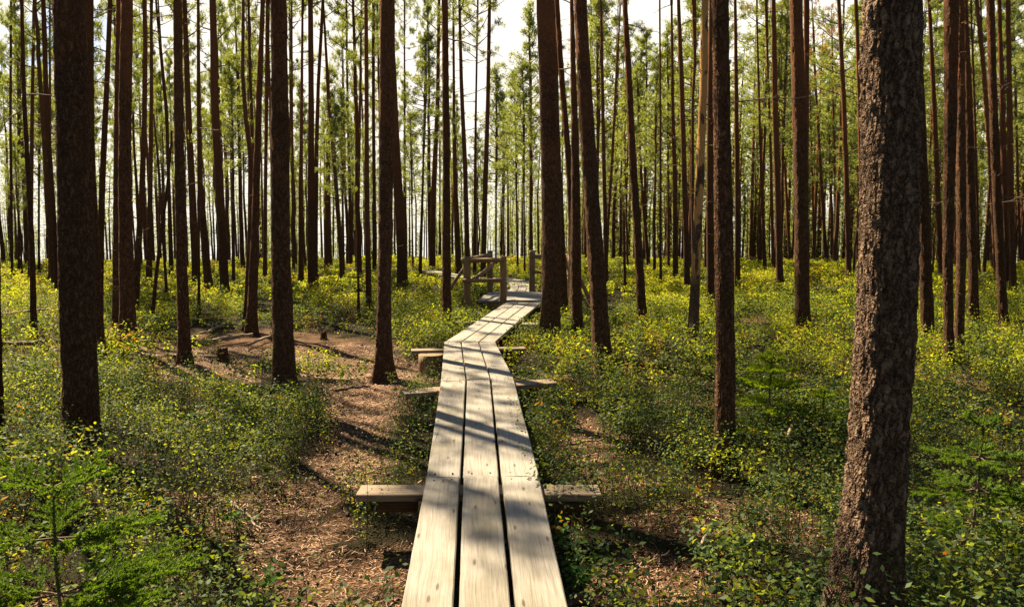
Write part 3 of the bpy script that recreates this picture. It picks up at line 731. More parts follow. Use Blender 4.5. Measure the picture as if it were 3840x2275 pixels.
T_(([(4700, 0, 42), (4698, 800, 52), (4700, 1100, 54), (4690, 1480, 50), (4684, 1732, 52)], 'dark pine back one of the close pair right of the giant trunk', {}))
T_(([(4722, 0, 26), (4732, 450, 46), (4742, 900, 54), (4754, 1300, 54), (4755, 1588, 56)], 'brown pine just right of the close pair beyond the giant trunk', {}))
T_(([(4846, 0, 42), (4856, 500, 46), (4871, 900, 50), (4882, 1200, 50), (4896, 1480, 52), (4901, 1625, 56)], 'pine with speckled lit left edge, second thick trunk from the right edge', {}))
T_(([(612, 0, 62), (605, 500, 64), (606, 1000, 70), (620, 1480, 80), (628, 1695, 90)], 'thick reddish pine, front one of a touching pair right of the left foreground trunk', {'cs': .55}))
T_(([(578, 0, 40), (573, 500, 45), (571, 1000, 48), (573, 1640, 54)], 'reddish pine behind its touching partner, right of the left foreground trunk', {'cs': .5}))
T_(([(422, 0, 52), (432, 700, 52), (450, 1050, 52), (476, 1500, 52), (490, 1768, 54)], 'reddish trunk half hidden behind the right side of the left foreground trunk', {'cs': .5}))
T_(([(530, 0, 22), (512, 500, 28), (495, 900, 32), (488, 1400, 34), (486, 1580, 36)], 'thin dark pine leaning right in the gap right of the left foreground trunk', {'cs': .5}))
T_(([(860, 0, 46), (866, 500, 48), (875, 900, 55), (885, 1300, 60), (890, 1480, 62), (903, 1752, 66)], 'straight dark pine standing alone at the edge of the left brown clearing', {'cs': .5}))
T_(([(1033, 0, 32), (1045, 500, 40), (1062, 800, 42), (1080, 1100, 44), (1101, 1468, 44)], 'dark pine leaning left with reddish top beyond the left clearing', {'cs': .5}))
T_(([(962, 0, 14), (966, 500, 20), (975, 900, 28), (1000, 1200, 38), (1022, 1433, 44)], 'dark curved pine with thin top and thick base beyond the left clearing', {'nbranch': 4}))
T_(([(1280, 0, 24), (1265, 350, 30), (1255, 700, 36), (1245, 1100, 42), (1228, 1595, 54)], 'reddish pine, right stem of a forked-looking group at the left clearing', {}))
T_(([(1183, 0, 14), (1180, 350, 18), (1198, 600, 22), (1220, 750, 24), (1222, 1100, 28), (1203, 1575, 32)], 'thin pine bending right to meet its reddish neighbour at the left clearing', {'cs': .5}))
T_(([(1207, 0, 10), (1215, 300, 14), (1228, 600, 17), (1236, 1400, 22)], 'very thin pine, middle stem of the forked-looking group', {}))
T_(([(95, 0, 22), (110, 500, 24), (135, 900, 30), (158, 1300, 34), (163, 1645, 36)], 'thin almost black pine leaning left, in front of an orange one near the left edge', {'cs': 1.0}))
T_(([(158, 0, 16), (152, 500, 18), (150, 950, 22), (147, 1400, 26)], 'orange-barked slim pine behind the thin black one near the left edge', {}))
T_(([(203, 0, 24), (225, 600, 26), (247, 900, 28), (268, 1200, 30), (282, 1450, 30)], 'slim reddish pine slanting behind the left foreground trunk', {}))
T_(([(698, 0, 22), (703, 200, 22), (700, 600, 26), (688, 1000, 30), (668, 1300, 36), (653, 1562, 42)], 'slim black pine leaning right, next to the touching reddish pair', {'cs': .5}))
T_(([(732, 0, 14), (735, 400, 18), (732, 900, 24), (727, 1398, 34)], 'slim brown pine right of the slim black leaning one', {}))
T_(([(755, 0, 10), (780, 250, 16), (810, 550, 18), (822, 900, 18), (838, 1345, 24)], 'thin orange pine slanting left towards its top, left of the lone dark pine', {}))
T_(([(2170, 0, 32), (2175, 500, 36), (2180, 900, 40), (2180, 1480, 48), (2178, 1612, 56)], 'straight dark pine standing close left of the bridge railing', {}))
T_(([(2142, 0, 14), (2136, 500, 20), (2118, 900, 26), (2109, 1335, 32)], 'slim reddish pine just left of the straight pine by the railing', {}))
T_(([(1905, 0, 20), (1915, 300, 30), (1930, 700, 40), (1948, 1000, 46), (1960, 1200, 50), (1966, 1432, 52)], 'black pine slanting behind the one with the spreading root', {'nbranch': 3}))
T_(([(1972, 0, 6), (1975, 500, 10), (1972, 1290, 14)], 'hair-thin pine in the bright gap left of centre', {}))
T_(([(2074, 350, 6), (2064, 900, 11), (2050, 1372, 18)], 'thin crooked pine alone in the bright gap left of centre', {'young': True}))
T_(([(2212, 0, 10), (2217, 600, 14), (2222, 900, 22), (2240, 1348, 34)], 'dark pine widening to its base just behind the railing pine', {}))
T_(([(2242, 0, 12), (2252, 400, 18), (2270, 800, 22), (2282, 1250, 26), (2284, 1385, 26)], 'slim black pine leaning left above the left bridge post', {}))
T_(([(2332, 0, 8), (2322, 600, 11), (2320, 1000, 18), (2317, 1360, 20)], 'thin pine above the middle of the bridge railing', {}))
T_(([(2390, 0, 16), (2382, 500, 20), (2370, 900, 24), (2357, 1385, 28)], 'slim dark pine leaning right above the bridge railing', {}))
T_(([(1512, 0, 24), (1517, 500, 28), (1517, 900, 34), (1521, 1428, 38)], 'dark brown pine second right of the thick straight one by the path', {}))
T_(([(1474, 0, 10), (1470, 600, 16), (1467, 900, 22), (1470, 1388, 28)], 'slim black pine first right of the thick straight one by the path', {}))
T_(([(1574, 0, 15), (1552, 400, 17), (1544, 700, 20), (1540, 1100, 24), (1538, 1392, 28)], 'slim pine crossing a slanted one at its top, left of centre', {}))
T_(([(1575, 0, 8), (1602, 480, 18), (1632, 800, 20), (1654, 1100, 22), (1675, 1388, 24)], 'slim pine slanting strongly left towards its top, left of centre', {}))
T_(([(1600, 500, 10), (1600, 1000, 28), (1602, 1338, 42)], 'stout dark stem at the foot of the slanted pine, left of centre', {'young': True}))
T_(([(1784, 0, 18), (1788, 400, 20), (1790, 900, 24), (1797, 1300, 28), (1802, 1532, 30)], 'slim reddish pine left of the one with the spreading root', {}))
T_(([(1820, 0, 14), (1822, 600, 17), (1827, 1000, 18), (1828, 1348, 22)], 'slim pine between two reddish ones left of the spreading root', {}))
T_(([(1762, 0, 8), (1757, 450, 12), (1750, 850, 16), (1744, 1100, 22), (1745, 1325, 26)], 'slim pine leaning right at the top above a thin black snag', {}))
T_(([(1748, 1255, 11), (1750, 1400, 12), (1751, 1538, 14)], 'thin black broken snag in bright shrubs left of centre', {'snag': True}))
T_(([(1687, 0, 8), (1697, 600, 12), (1707, 900, 16), (1712, 1313, 20)], 'slim pine right of the strongly slanted one', {}))
T_(([(1300, 0, 14), (1297, 500, 15), (1295, 900, 18), (1293, 1373, 22)], 'slim dark pine touching the left side of the thick path-side pine', {}))
T_(([(1420, 0, 8), (1426, 700, 10), (1434, 1352, 16)], 'thin orange pine touching the right side of the thick path-side pine', {}))
T_(([(3117, 480, 12), (3130, 850, 15), (3168, 1313, 20)], 'slim dark broken-topped pine behind the curving dark one', {'young': True}))
T_(([(2936, 0, 12), (2942, 400, 16), (2949, 800, 20), (2956, 1100, 20), (2962, 1422, 22)], 'straight thin black pine meeting a slanted one right of the cluster', {}))
T_(([(3034, 0, 5), (3014, 300, 11), (2989, 800, 14), (2964, 1170, 14), (2956, 1400, 15)], 'thin pine slanting right, crossing the foot of the straight thin one', {}))
T_(([(3224, 0, 8), (3226, 600, 11), (3226, 1418, 14)], 'needle-straight thin black pine left of three darker ones', {}))
T_(([(3282, 0, 10), (3286, 500, 16), (3297, 900, 24), (3299, 1388, 27)], 'dark pine left of the red-topped one near the peeled trunk', {}))
T_(([(3316, 0, 16), (3330, 400, 24), (3344, 900, 26), (3356, 1423, 30)], 'red-topped dark pine two trunks left of the peeled one', {}))
T_(([(3392, 0, 22), (3396, 300, 16), (3384, 500, 14), (3382, 1000, 18), (3390, 1403, 20)], 'dark crooked pine touching the left side of the peeled trunk', {}))
T_(([(3594, 0, 14), (3599, 600, 22), (3602, 1000, 26), (3600, 1393, 28)], 'slim dark pine touching the right side of the flaky sunlit trunk', {}))
T_(([(3781, 0, 22), (3788, 500, 28), (3798, 900, 32), (3809, 1403, 36)], 'black pine between flaky trunk and thick light-edged pine', {}))
T_(([(3943, 0, 28), (3942, 500, 24), (3938, 1000, 22), (3935, 1383, 22)], 'dark pine tucked behind the right edge of the thick light-edged pine', {}))
T_(([(4101, 0, 18), (4124, 500, 24), (4136, 900, 26), (4146, 1388, 30)], 'slim black pine alone in the gap left of the giant trunk', {}))
T_(([(4186, 0, 18), (4198, 400, 20), (4206, 800, 22), (4215, 1400, 24)], 'slim pine grazing the left edge of the giant trunk', {}))
T_(([(4544, 0, 18), (4561, 400, 24), (4576, 800, 28), (4586, 1100, 32), (4596, 1378, 32)], 'orange-edged pine just right of the giant trunk', {'nbranch': 4}))
T_(([(4776, 0, 20), (4806, 300, 24), (4826, 600, 26), (4850, 1000, 26), (4865, 1353, 28)], 'slim pine slanting left towards its top, near the right edge', {}))
T_(([(4888, 0, 20), (4896, 400, 26), (4908, 900, 32), (4922, 1403, 32)], 'pine with orange lit edge right behind the speckled one', {}))
T_(([(4931, 0, 22), (4936, 500, 28), (4938, 1000, 34), (4948, 1433, 36)], 'dark pine, thickest of those nearest the right edge', {}))
T_(([(4838, 850, 12), (4815, 1200, 18), (4801, 1378, 22)], 'short dead stem leaning right near the right edge', {'snag': True}))
T_(([(838, 620, 12), (822, 850, 15), (790, 1100, 19), (765, 1300, 22), (738, 1602, 24)], 'dead black stem leaning right against the lone dark pine', {'snag': True}))
T_(([(745, 550, 8), (770, 800, 12), (785, 1000, 13), (797, 1200, 14), (818, 1480, 15)], 'thin dead stem crossing the black leaning one', {'snag': True}))
T_(([(3046, 1010, 12), (3052, 1440, 16)], 'short dark broken snag left of the curving dark pine', {'snag': True}))
# --- thin ones farther back, top of some in view
FARC = [([(45, 0, 12), (46, 600, 14), (60, 1380, 15)], 0), ([(80, 300, 7), (92, 1342, 14)], 1), ([(185, 500, 9), (190, 1333, 13)], 1), ([(235, 0, 9), (245, 1403, 20)], 0),
        ([(960, 0, 8), (972, 1532, 15)], 0), ([(1128, 520, 7), (1135, 800, 14), (1140, 1403, 17)], 1), ([(1310, 0, 10), (1295, 900, 16), (1290, 1373, 18)], 0),
        ([(1667, 600, 7), (1678, 1323, 13)], 1), ([(2004, 700, 5), (2017, 1312, 9)], 1), ([(2422, 480, 6), (2422, 1312, 10)], 1), ([(2460, 700, 5), (2460, 1292, 10)], 1),
        ([(2584, 200, 8), (2592, 600, 12), (2592, 900, 16), (2590, 1342, 18)], 1), ([(2514, 520, 6), (2528, 1327, 11)], 1), ([(2554, 480, 6), (2562, 1347, 10)], 1),
        ([(2914, 0, 7), (2920, 1300, 12)], 0), ([(3262, 300, 8), (3264, 1322, 14)], 1), ([(3701, 150, 9), (3714, 700, 14), (3736, 1342, 20)], 2), ([(3742, 0, 9), (3764, 700, 14), (3776, 1347, 18)], 0),
        ([(3811, 300, 8), (3836, 850, 14), (3858, 1292, 18)], 1), ([(3981, 330, 10), (3996, 600, 14), (4018, 1000, 18), (4034, 1288, 22)], 2), ([(3960, 500, 8), (3976, 1273, 14)], 1),
        ([(4068, 300, 8), (4086, 1288, 18)], 2), ([(4050, 600, 8), (4063, 1283, 14)], 1), ([(4748, 0, 9), (4766, 600, 12), (4778, 1200, 14), (4784, 1353, 15)], 0), ([(4956, 0, 12), (4972, 900, 16), (4982, 1293, 18)], 0)]
for pts, label, kw in CAT:
    make_tree(pts, label, group='pines one can tell apart' if False else None, **kw)
for pts, yg in FARC:
    if yg == 2: make_tree(pts, 'distant pine with rusty brown dying crown between the thick trunks on the right', brown=True, H=None, group='rusty brown crowned pines')
    elif yg: make_tree(pts, 'young thin pine far back with its whole green crown in view', young=True, group='young pines far back')
    else: make_tree(pts, 'thin tall pine far back in the forest', group='thin tall pines far back')

# --- the rest of the forest: shared trunks, copied with their parts
def far_proto(seed, H, r0, young=False):
    r = np.random.default_rng(seed); zs = np.linspace(-.3, H, 22)
    off = np.cumsum(r.normal(0, .022, (22, 2)), 0); P = np.concatenate([off, zs[:, None]], 1)
    R = r0 * (1 - np.clip(zs / H, 0, 1) * .85)
    root = empty('pine_tree', (0, 0, 0))
    mb_ = MB(); tube(mb_, P, R, 8, 0)
    for _ in range(14):
        z = r.uniform(1.0, H * .65); k = int(np.argmin(abs(zs - z))); az = r.uniform(0, 6.28); d = np.array([math.cos(az), math.sin(az), r.uniform(-.3, .4)])
        l_ = r.uniform(.1, .9); tube(mb_, np.array([P[k], P[k] + d * l_ * .5, P[k] + d * l_ + np.array([0, 0, -.1 * l_])]), np.array([.013, .009, .004]), 3, 0, cap=False)
    tr = mb_.build('trunk', [M['bark_far']], root)
    c = bpy.data.objects.new('crown', (YOUNG if young else DENSE)[seed % 5]); COL.objects.link(c); c.parent = root
    cl_ = H * (r.uniform(.5, .7) if young else r.uniform(.45, .62)); k = int(np.argmin(abs(zs - (H - cl_))))
    c.location = P[k]; sx = (cl_ / 4.5 * r.uniform(.8, 1.1)) if young else cl_ / 6.5 * r.uniform(.8, 1.1)
    c.scale = (sx, sx, (H - zs[k] + .3) / (4.5 if young else 6.5))
    return root
protos = [far_proto(i, h, rr) for i, (h, rr) in enumerate([(14, .11), (15.5, .13), (13, .09), (16, .12), (12, .08)])]
yprotos = [far_proto(20 + i, h, rr, True) for i, (h, rr) in enumerate([(7.5, .06), (9, .075), (6, .05), (10, .08)])]
placed = [(t_[0], t_[1]) for t_ in TREES]
used_p = set()
def put(proto, x, y, rz, s, label, group, wide=1.0):
    if proto.name not in used_p: used_p.add(proto.name); o = proto
    else:
        o = proto.copy(); COL.objects.link(o)
        for ch in list(proto.children):
            c = ch.copy(); COL.objects.link(c); c.parent = o
    o.location = (x, y, float(gz(x, y))); o.rotation_euler = (0, 0, rz); o.scale = (s, s, s)
    for ch in (o.children if wide != 1.0 else ()):
        if ch.name.startswith('crown'): ch.scale = (.95 * wide, .95 * wide, ch.scale[2])
    tag(o, label, 'tree', group)
rr = random.Random(99)
wcl = [tuple(c) for c in cl]
def ok_spot(x, y, dmin):
    if any((x - a_) ** 2 + (y - b_) ** 2 < dmin ** 2 for a_, b_ in placed): return False
    if any((x - a_) ** 2 + (y - b_) ** 2 < 1.4 ** 2 for a_, b_ in wcl): return False
    if abs(x - 1.0) < 2.4 and 17 < y < 23: return False
    return True
nfar = 0; tries = 0
NF = 292 - len(TREES)
while nfar < NF and tries < 20000:
    tries += 1
    y = 24 + 44 * rr.random() ** 0.85; u = rr.uniform(-.665, .665); x = u * y
    gap = math.exp(-((u - .015) / .055) ** 2) + .8 * math.exp(-((u + .11) / .035) ** 2)      # the brighter openings in the middle
    if y < 60 and rr.random() < gap * .95: continue
    if not ok_spot(x, y, 1.5): continue
    placed.append((x, y))
    if rr.random() < (.32 if abs(u) < .3 else .2): put(rr.choice(yprotos), x, y, rr.uniform(0, 6.28), rr.uniform(.8, 1.2), 'small young pine deep in the forest, only a few pixels wide', 'small young pines deep in the forest', .68 if u < -.03 else 1.02)
    else: put(rr.choice(protos), x, y, rr.uniform(0, 6.28), rr.uniform(.85, 1.15), 'slim pine deep in the forest among many like it', 'slim pines deep in the forest', .8 if u < -.03 else 1.3)
    nfar += 1

# pines beyond: one mass
def mass():
    mb_ = MB(); r = np.random.default_rng(5); C_, D_ = [], []
    for i in range(2700):
        y = 66 + 180 * r.random() ** .85; u = r.uniform(-1.15, 1.0)
        if i < 260: y = 50 + 20 * r.random(); u = r.uniform(.12, 1.0)
        elif i < 420: y = 26 + 40 * r.random(); u = -r.uniform(.76, 1.3)
        if -.66 < u < -.1 and r.random() < .5: continue
        x = u * y
        if y < 110 and abs(u - .015) < .04 and r.random() < .6: continue
        H = r.uniform(9, 16) if r.random() < .55 else r.uniform(3, 8); z0 = float(gz(x, y))
        tube(mb_, np.array([[x, y, z0 - .2], [x + r.normal(0, .1), y, z0 + H * .5], [x + r.normal(0, .2), y, z0 + H * .97]]), np.array([.12, .09, .02]) * H / 13, 5, 1, cap=False)
        n = 360 if H > 8 else 240; t = r.random(n); cb = r.uniform(.3, .55) if H > 8 else r.uniform(.05, .25)
        zz_ = z0 + H * (cb + (1 - cb) * t); rad = (.35 + 1.5 * np.sin(np.clip(t * .9 + .1, 0, 1) * math.pi)) * H / 14 * np.sqrt(r.random(n)); az = np.round(r.random(n) * 14) / 14 * 6.283 + r.normal(0, .12, n)
        C_.append(np.stack([x + rad * np.cos(az), y + rad * np.sin(az), np.round(zz_ * 2.2) / 2.2 + rad * .25 + r.normal(0, .12, n)], 1))
    c = np.concatenate(C_); dd = r.normal(0, 1, c.shape); dd /= np.linalg.norm(dd, axis=1)[:, None]; s_ = np.cross(dd, r.normal(0, 1, dd.shape)); s_ /= np.linalg.norm(s_, axis=1)[:, None]
    V_ = np.stack([c - s_ * .05, c + s_ * .05, c + dd * .34], 1).reshape(-1, 3); mb_.tris(V_, np.arange(len(V_)).reshape(-1, 3), 0)
    o = mb_.build('distant_forest', [M['pine_needles'], M['bark_far']])
    tag(o, 'hazy mass of far pines seen between the trunks', 'forest', kind='stuff')
mass()
# the same wood behind and beside the viewer, unseen and added to block fill
def around():
    mb_ = MB(); r = np.random.default_rng(15); C_, D_ = [], []; n_ = 0
    while n_ < 440:
        x = r.uniform(-45, 45); y = r.uniform(-45, 30)
        if abs(x) < 2.0 and y > -12: continue
        if abs(x) < max(0, y) * .72 + 3.5 and y > -2.5: continue
        if x < 0 and y > 1.5 and (abs(x) < y * 1.0 + 5): continue
        H = r.uniform(12.5, 16.5); z0 = float(gz(x, y)); rr_ = r.uniform(.09, .17); n_ += 1
        lx, ly = r.normal(0, .3, 2)
        zs = np.linspace(-.2, H, 8); P = np.stack([x + lx * zs / H, y + ly * zs / H, z0 + zs], 1)
        tube(mb_, P, rr_ * (1.05 - zs / H * .9), 9, 1, cap=False)
        n = 900; t = r.random(n); cb = r.uniform(.42, .58)
        zz_ = z0 + H * (cb + (1 - cb) * t); rad = (.4 + 1.5 * np.sin(np.clip(t * .9 + .1, 0, 1) * math.pi)) * np.sqrt(r.random(n)); az = np.round(r.random(n) * 16) / 16 * 6.283 + r.normal(0, .12, n)
        C_.append(np.stack([x + lx + rad * np.cos(az), y + ly + rad * np.sin(az), np.round(zz_ * 2) / 2 + rad * .25 + r.normal(0, .14, n)], 1))
    c = np.concatenate(C_); dd = r.normal(0, 1, c.shape); dd /= np.linalg.norm(dd, axis=1)[:, None]; s_ = np.cross(dd, r.normal(0, 1, dd.shape)); s_ /= np.linalg.norm(s_, axis=1)[:, None]
    V_ = np.stack([c - s_ * .04, c + s_ * .04, c + dd * .24], 1).reshape(-1, 3); mb_.tris(V_, np.arange(len(V_)).reshape(-1, 3), 0)
    o = mb_.build('surrounding_forest', [M['pine_needles'], M['bark_far']])
    tag(o, 'unseen pine forest continuing on both sides and behind the viewer', 'forest', kind='stuff')
around()

# ------------------------------------------------------------------ undergrowth
def leaves(mb_, c, nrm, size, mats, r, aspect=.55):
    """c centres, nrm normals, size lengths: pointed oval leaves as folded quads"""
    n = len(c)
    ax = np.cross(nrm, r.normal(0, 1, (n, 3))); ax /= np.linalg.norm(ax, axis=1)[:, None] + 1e-9
    sd_ = np.cross(nrm, ax); L_ = size[:, None]
    V_ = np.stack([c - ax * L_ * .5, c + sd_ * L_ * aspect * .5 - ax * L_ * .05, c + ax * L_ * .5, c - sd_ * L_ * aspect * .5 - ax * L_ * .05], 1)
    mb_.quads(V_.reshape(-1, 3), np.arange(n * 4).reshape(-1, 4), mats, smooth=False)
WALKPTS = np.array([(r_[0][:2] + r_[3][:2]) / 2 for r_ in (ext, r0, r1, r2, r3, r4)])
def walk_dist(x, y):
    p = np.stack([x, y], -1); best = np.full(x.shape, 99.)
    for a_, b_ in zip(WALKPTS[:-1], WALKPTS[1:]):
        d = b_ - a_; t = np.clip(((p - a_) @ d) / (d @ d), 0, 1); q = a_ + t[..., None] * d
        best = np.minimum(best, np.hypot(*(np.moveaxis(p - q, -1, 0))))
    return best
def undergrowth(name, y0, y1, plants_m2, nleaf, lsize, hgt, mix, label, stems, seed, dk=.3, br=.33):  # dk, br: dark leaves near, bright ones far, partly painting shade and sun
    r = np.random.default_rng(seed); mb_ = MB()
    WD = .95 if y0 > 9 else .82
    area = (y1 ** 2 - y0 ** 2) * WD + 1.8 * (y1 - y0)
    n = int(area * plants_m2)
    y = np.sqrt(r.uniform(y0 ** 2, y1 ** 2, n)); x = r.uniform(-1, 1, n) * (y * WD + .9)
    b = bareness(x, y)
    den = np.clip((fbm(x * .9, y * .9, 77) - .26) / .2, 0.2, 1) * np.clip((fbm(x * 2.6, y * 2.6, 78, 3) - .36) / .10, .10, 1)
    keep = r.random(n) < den * (1 - .94 * np.clip(b * 1.2, 0, 1))
    keep &= walk_dist(x, y) > .42 + r.uniform(-.02, .1, n)
    keep &= ~((abs(x - 1.1) < 2.0) & (y > 18.2) & (y < 21.6))
    for a_, b_ in wcl: keep &= (x - a_) ** 2 + (y - b_) ** 2 > .35
    if y0 > 20:
        for i in range(len(cl) - 1):
            p, q = cl[i], cl[i + 1]; d = q - p; t = np.clip(((x - p[0]) * d[0] + (y - p[1]) * d[1]) / (d @ d), 0, 1)
            keep &= np.hypot(x - p[0] - t * d[0], y - p[1] - t * d[1]) > .5
    x, y = x[keep], y[keep]; n = len(x)
    hs = hgt * (.35 + .75 * fbm(x * .7 + 40, y * .7, 55) + 1.5 * np.clip(fbm(x * 2.6, y * 2.6, 78, 3) - .36, 0, .3)) * r.uniform(.6, 1.3, n)
    g = gz(x, y)
    typ = fbm(x * .8, y * .8, 91) + r.normal(0, .09, n)      # patchy colour
    k = nleaf
    px, py = np.repeat(x, k), np.repeat(y, k); ph = np.repeat(hs, k); pg = np.repeat(g, k); pt_ = np.repeat(typ, k)
    t = r.random(n * k) ** .6
    az = r.uniform(0, 6.283, n * k); rad = ph * (.10 + .36 * t) * np.sqrt(r.random(n * k))
    c = np.stack([px + rad * np.cos(az), py + rad * np.sin(az), pg + ph * (.10 + .95 * t) - rad * .2], 1)
    nr = np.stack([np.cos(az) * .5, np.sin(az) * .5, np.full(n * k, .9)], 1) + r.normal(0, .42, (n * k, 3)); nr /= np.linalg.norm(nr, axis=1)[:, None]
    sz = lsize * r.uniform(.65, 1.25, n * k) * np.repeat(np.where(fbm(x * 1.1 + 7, y * 1.1, 66) + r.normal(0, .06, n) > .5, 1.18, .72), k)
    q = np.where(r.random(n * k) < .62, np.repeat(r.random(n), k), r.random(n * k)); yl, ru = mix
    yb = yl * np.clip((pt_ - .40) / .12, .15, 2.2)
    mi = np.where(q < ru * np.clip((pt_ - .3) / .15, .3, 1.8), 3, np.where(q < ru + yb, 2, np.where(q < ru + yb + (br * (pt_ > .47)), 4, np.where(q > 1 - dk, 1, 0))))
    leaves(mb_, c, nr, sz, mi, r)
    if stems:
        ns = min(n, stems); idx = r.choice(n, ns, replace=False)
        for i in idx:
            p0 = np.array([x[i], y[i], g[i] - .02]); d = r.normal(0, .25, 3); d[2] = 1
            tube(mb_, np.array([p0, p0 + d * hs[i] * .5, p0 + d * hs[i] * .95 + r.normal(0, .01, 3)]), np.array([.003, .0022, .0011]), 3, 5, cap=False)
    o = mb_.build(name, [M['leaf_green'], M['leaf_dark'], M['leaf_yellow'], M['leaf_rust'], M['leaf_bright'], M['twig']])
    tag(o, label, 'undergrowth', kind='stuff')
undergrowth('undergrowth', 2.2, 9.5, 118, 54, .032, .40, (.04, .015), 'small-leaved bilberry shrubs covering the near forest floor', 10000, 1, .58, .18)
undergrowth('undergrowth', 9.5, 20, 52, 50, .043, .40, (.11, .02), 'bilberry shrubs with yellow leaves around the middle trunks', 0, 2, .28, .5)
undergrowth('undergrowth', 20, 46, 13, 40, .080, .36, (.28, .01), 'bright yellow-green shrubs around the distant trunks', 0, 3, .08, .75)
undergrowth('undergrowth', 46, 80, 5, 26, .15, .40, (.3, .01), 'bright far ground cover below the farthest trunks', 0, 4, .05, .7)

# needle litter, bark flakes and cones on the bare soil
def litter():
    r = np.random.default_rng(8); mb_ = MB(); n = 150000
    y = np.sqrt(r.uniform(2.2 ** 2, 14 ** 2, n)); x = r.uniform(-1, 1, n) * (y * .7 + .4)
    k = r.random(n) < (bareness(x, y) * .9 + .06); x, y = x[k], y[k]; n = len(x)
    az = r.uniform(0, 6.283, n); ln = r.uniform(.02, .055, n); w = r.uniform(.0009, .0022, n) * (1 + .08 * y)
    z = gz(x, y) + r.uniform(.004, .02, n); tilt = r.normal(0, .15, n)
    d = np.stack([np.cos(az), np.sin(az), tilt], 1) * ln[:, None]; s_ = np.stack([-np.sin(az), np.cos(az), 0 * az], 1) * w[:, None]; c = np.stack([x, y, z], 1)
    V_ = np.stack([c - s_, c + s_, c + s_ + d, c - s_ + d], 1)
    mb_.quads(V_.reshape(-1, 3), np.arange(4 * n).reshape(-1, 4), r.choice([0, 0, 1], n), smooth=False)
    n = 9000
    y = np.sqrt(r.uniform(2.2 ** 2, 12 ** 2, n)); x = r.uniform(-1, 1, n) * (y * .7 + .4)
    k = r.random(n) < (bareness(x, y) + .1); x, y = x[k], y[k]; n = len(x)
    nr = r.normal(0, .4, (n, 3)) + np.array([0, 0, 1]); nr /= np.linalg.norm(nr, axis=1)[:, None]
    leaves(mb_, np.stack([x, y, gz(x, y) + .012], 1), nr, r.uniform(.015, .04, n), r.choice([0, 1, 2], n), r, .7)
    n = 420
    y = np.sqrt(r.uniform(2.6 ** 2, 14 ** 2, n)); x = r.uniform(-1, 1, n) * (y * .7)
    k = r.random(n) < bareness(x, y) * .9 + .03
    for cx_, cy_ in zip(x[k], y[k]):
        a_ = r.uniform(0, 6.28); l_ = r.uniform(.018, .028); d = np.array([math.cos(a_), math.sin(a_), 0]) * l_; p_ = np.array([cx_, cy_, float(gz(cx_, cy_)) + .016])
        tube(mb_, np.array([p_ - d, p_ - d * .5, p_, p_ + d * .6, p_ + d]), np.array([.004, .015, .017, .011, .003]), 7, 3)
    o = mb_.build('needle_litter', [M['litter_tan'], M['litter_brown'], M['dead_wood'], M['cone']])
    tag(o, 'fallen brown pine needles and bark flakes on the bare soil', 'litter', kind='stuff')
def plain(name, c, rough=.8):
    m, t, b = mat(name, rough); l = t.links.new
    g = N(t, 'ShaderNodeNewGeometry'); r_ = ramp(t, [(0, tuple(v * .6 for v in c)), (1, tuple(v * 1.25 for v in c))]); l(g.outputs['Random Per Island'], r_.inputs['Fac']); l(r_.outputs[0], b.inputs['Base Color'])
    return m
M['litter_tan'] = plain('litter_tan', (.36, .215, .125)); M['litter_brown'] = plain('litter_brown', (.11, .057, .03))
M['cone'] = plain('cone', (.075, .042, .025))
litter()

# ------------------------------------------------------------------ spruce saplings
def shoot(mb_, P, r, ln_n=.016, dens=330, w=.0013, wood=1, nm=0, tw=.0022, flat=True):
    P = np.asarray(P, float); k = len(P)
    tube(mb_, P, np.linspace(tw, tw * .5, k), 4, wood, cap=False)
    seg = np.linalg.norm(np.diff(P, axis=0), axis=1); tot = seg.sum(); w = w * 2.2; ln_n = ln_n * 1.2; n = int(tot * dens * 3.0) + 14
    s_ = np.sort(r.random(n)) * tot; cum = np.concatenate([[0], np.cumsum(seg)])
    c = np.stack([np.interp(s_, cum, P[:, i]) for i in range(3)], 1)
    t = (P[-1] - P[0]) / np.linalg.norm(P[-1] - P[0])
    rnd = r.normal(0, 1, (n, 3)); rnd[:, 2] = rnd[:, 2] * .6 + .25
    rad = rnd - (rnd @ t)[:, None] * t; rad /= np.linalg.norm(rad, axis=1)[:, None]
    d = rad * .85 + t * .75; d /= np.linalg.norm(d, axis=1)[:, None]
    sd_ = np.cross(d, r.normal(0, 1, (n, 3))); sd_ /= np.linalg.norm(sd_, axis=1)[:, None]
    L_ = ln_n * r.uniform(.75, 1.15, n)[:, None]
    V_ = np.stack([c - sd_ * w, c + d * L_ * .5 - sd_ * w, c + d * L_, c + d * L_ * .5 + sd_ * w * 1.1], 1)
    mb_.quads(V_.reshape(-1, 3), np.arange(4 * n).reshape(-1, 4), nm, smooth=False)
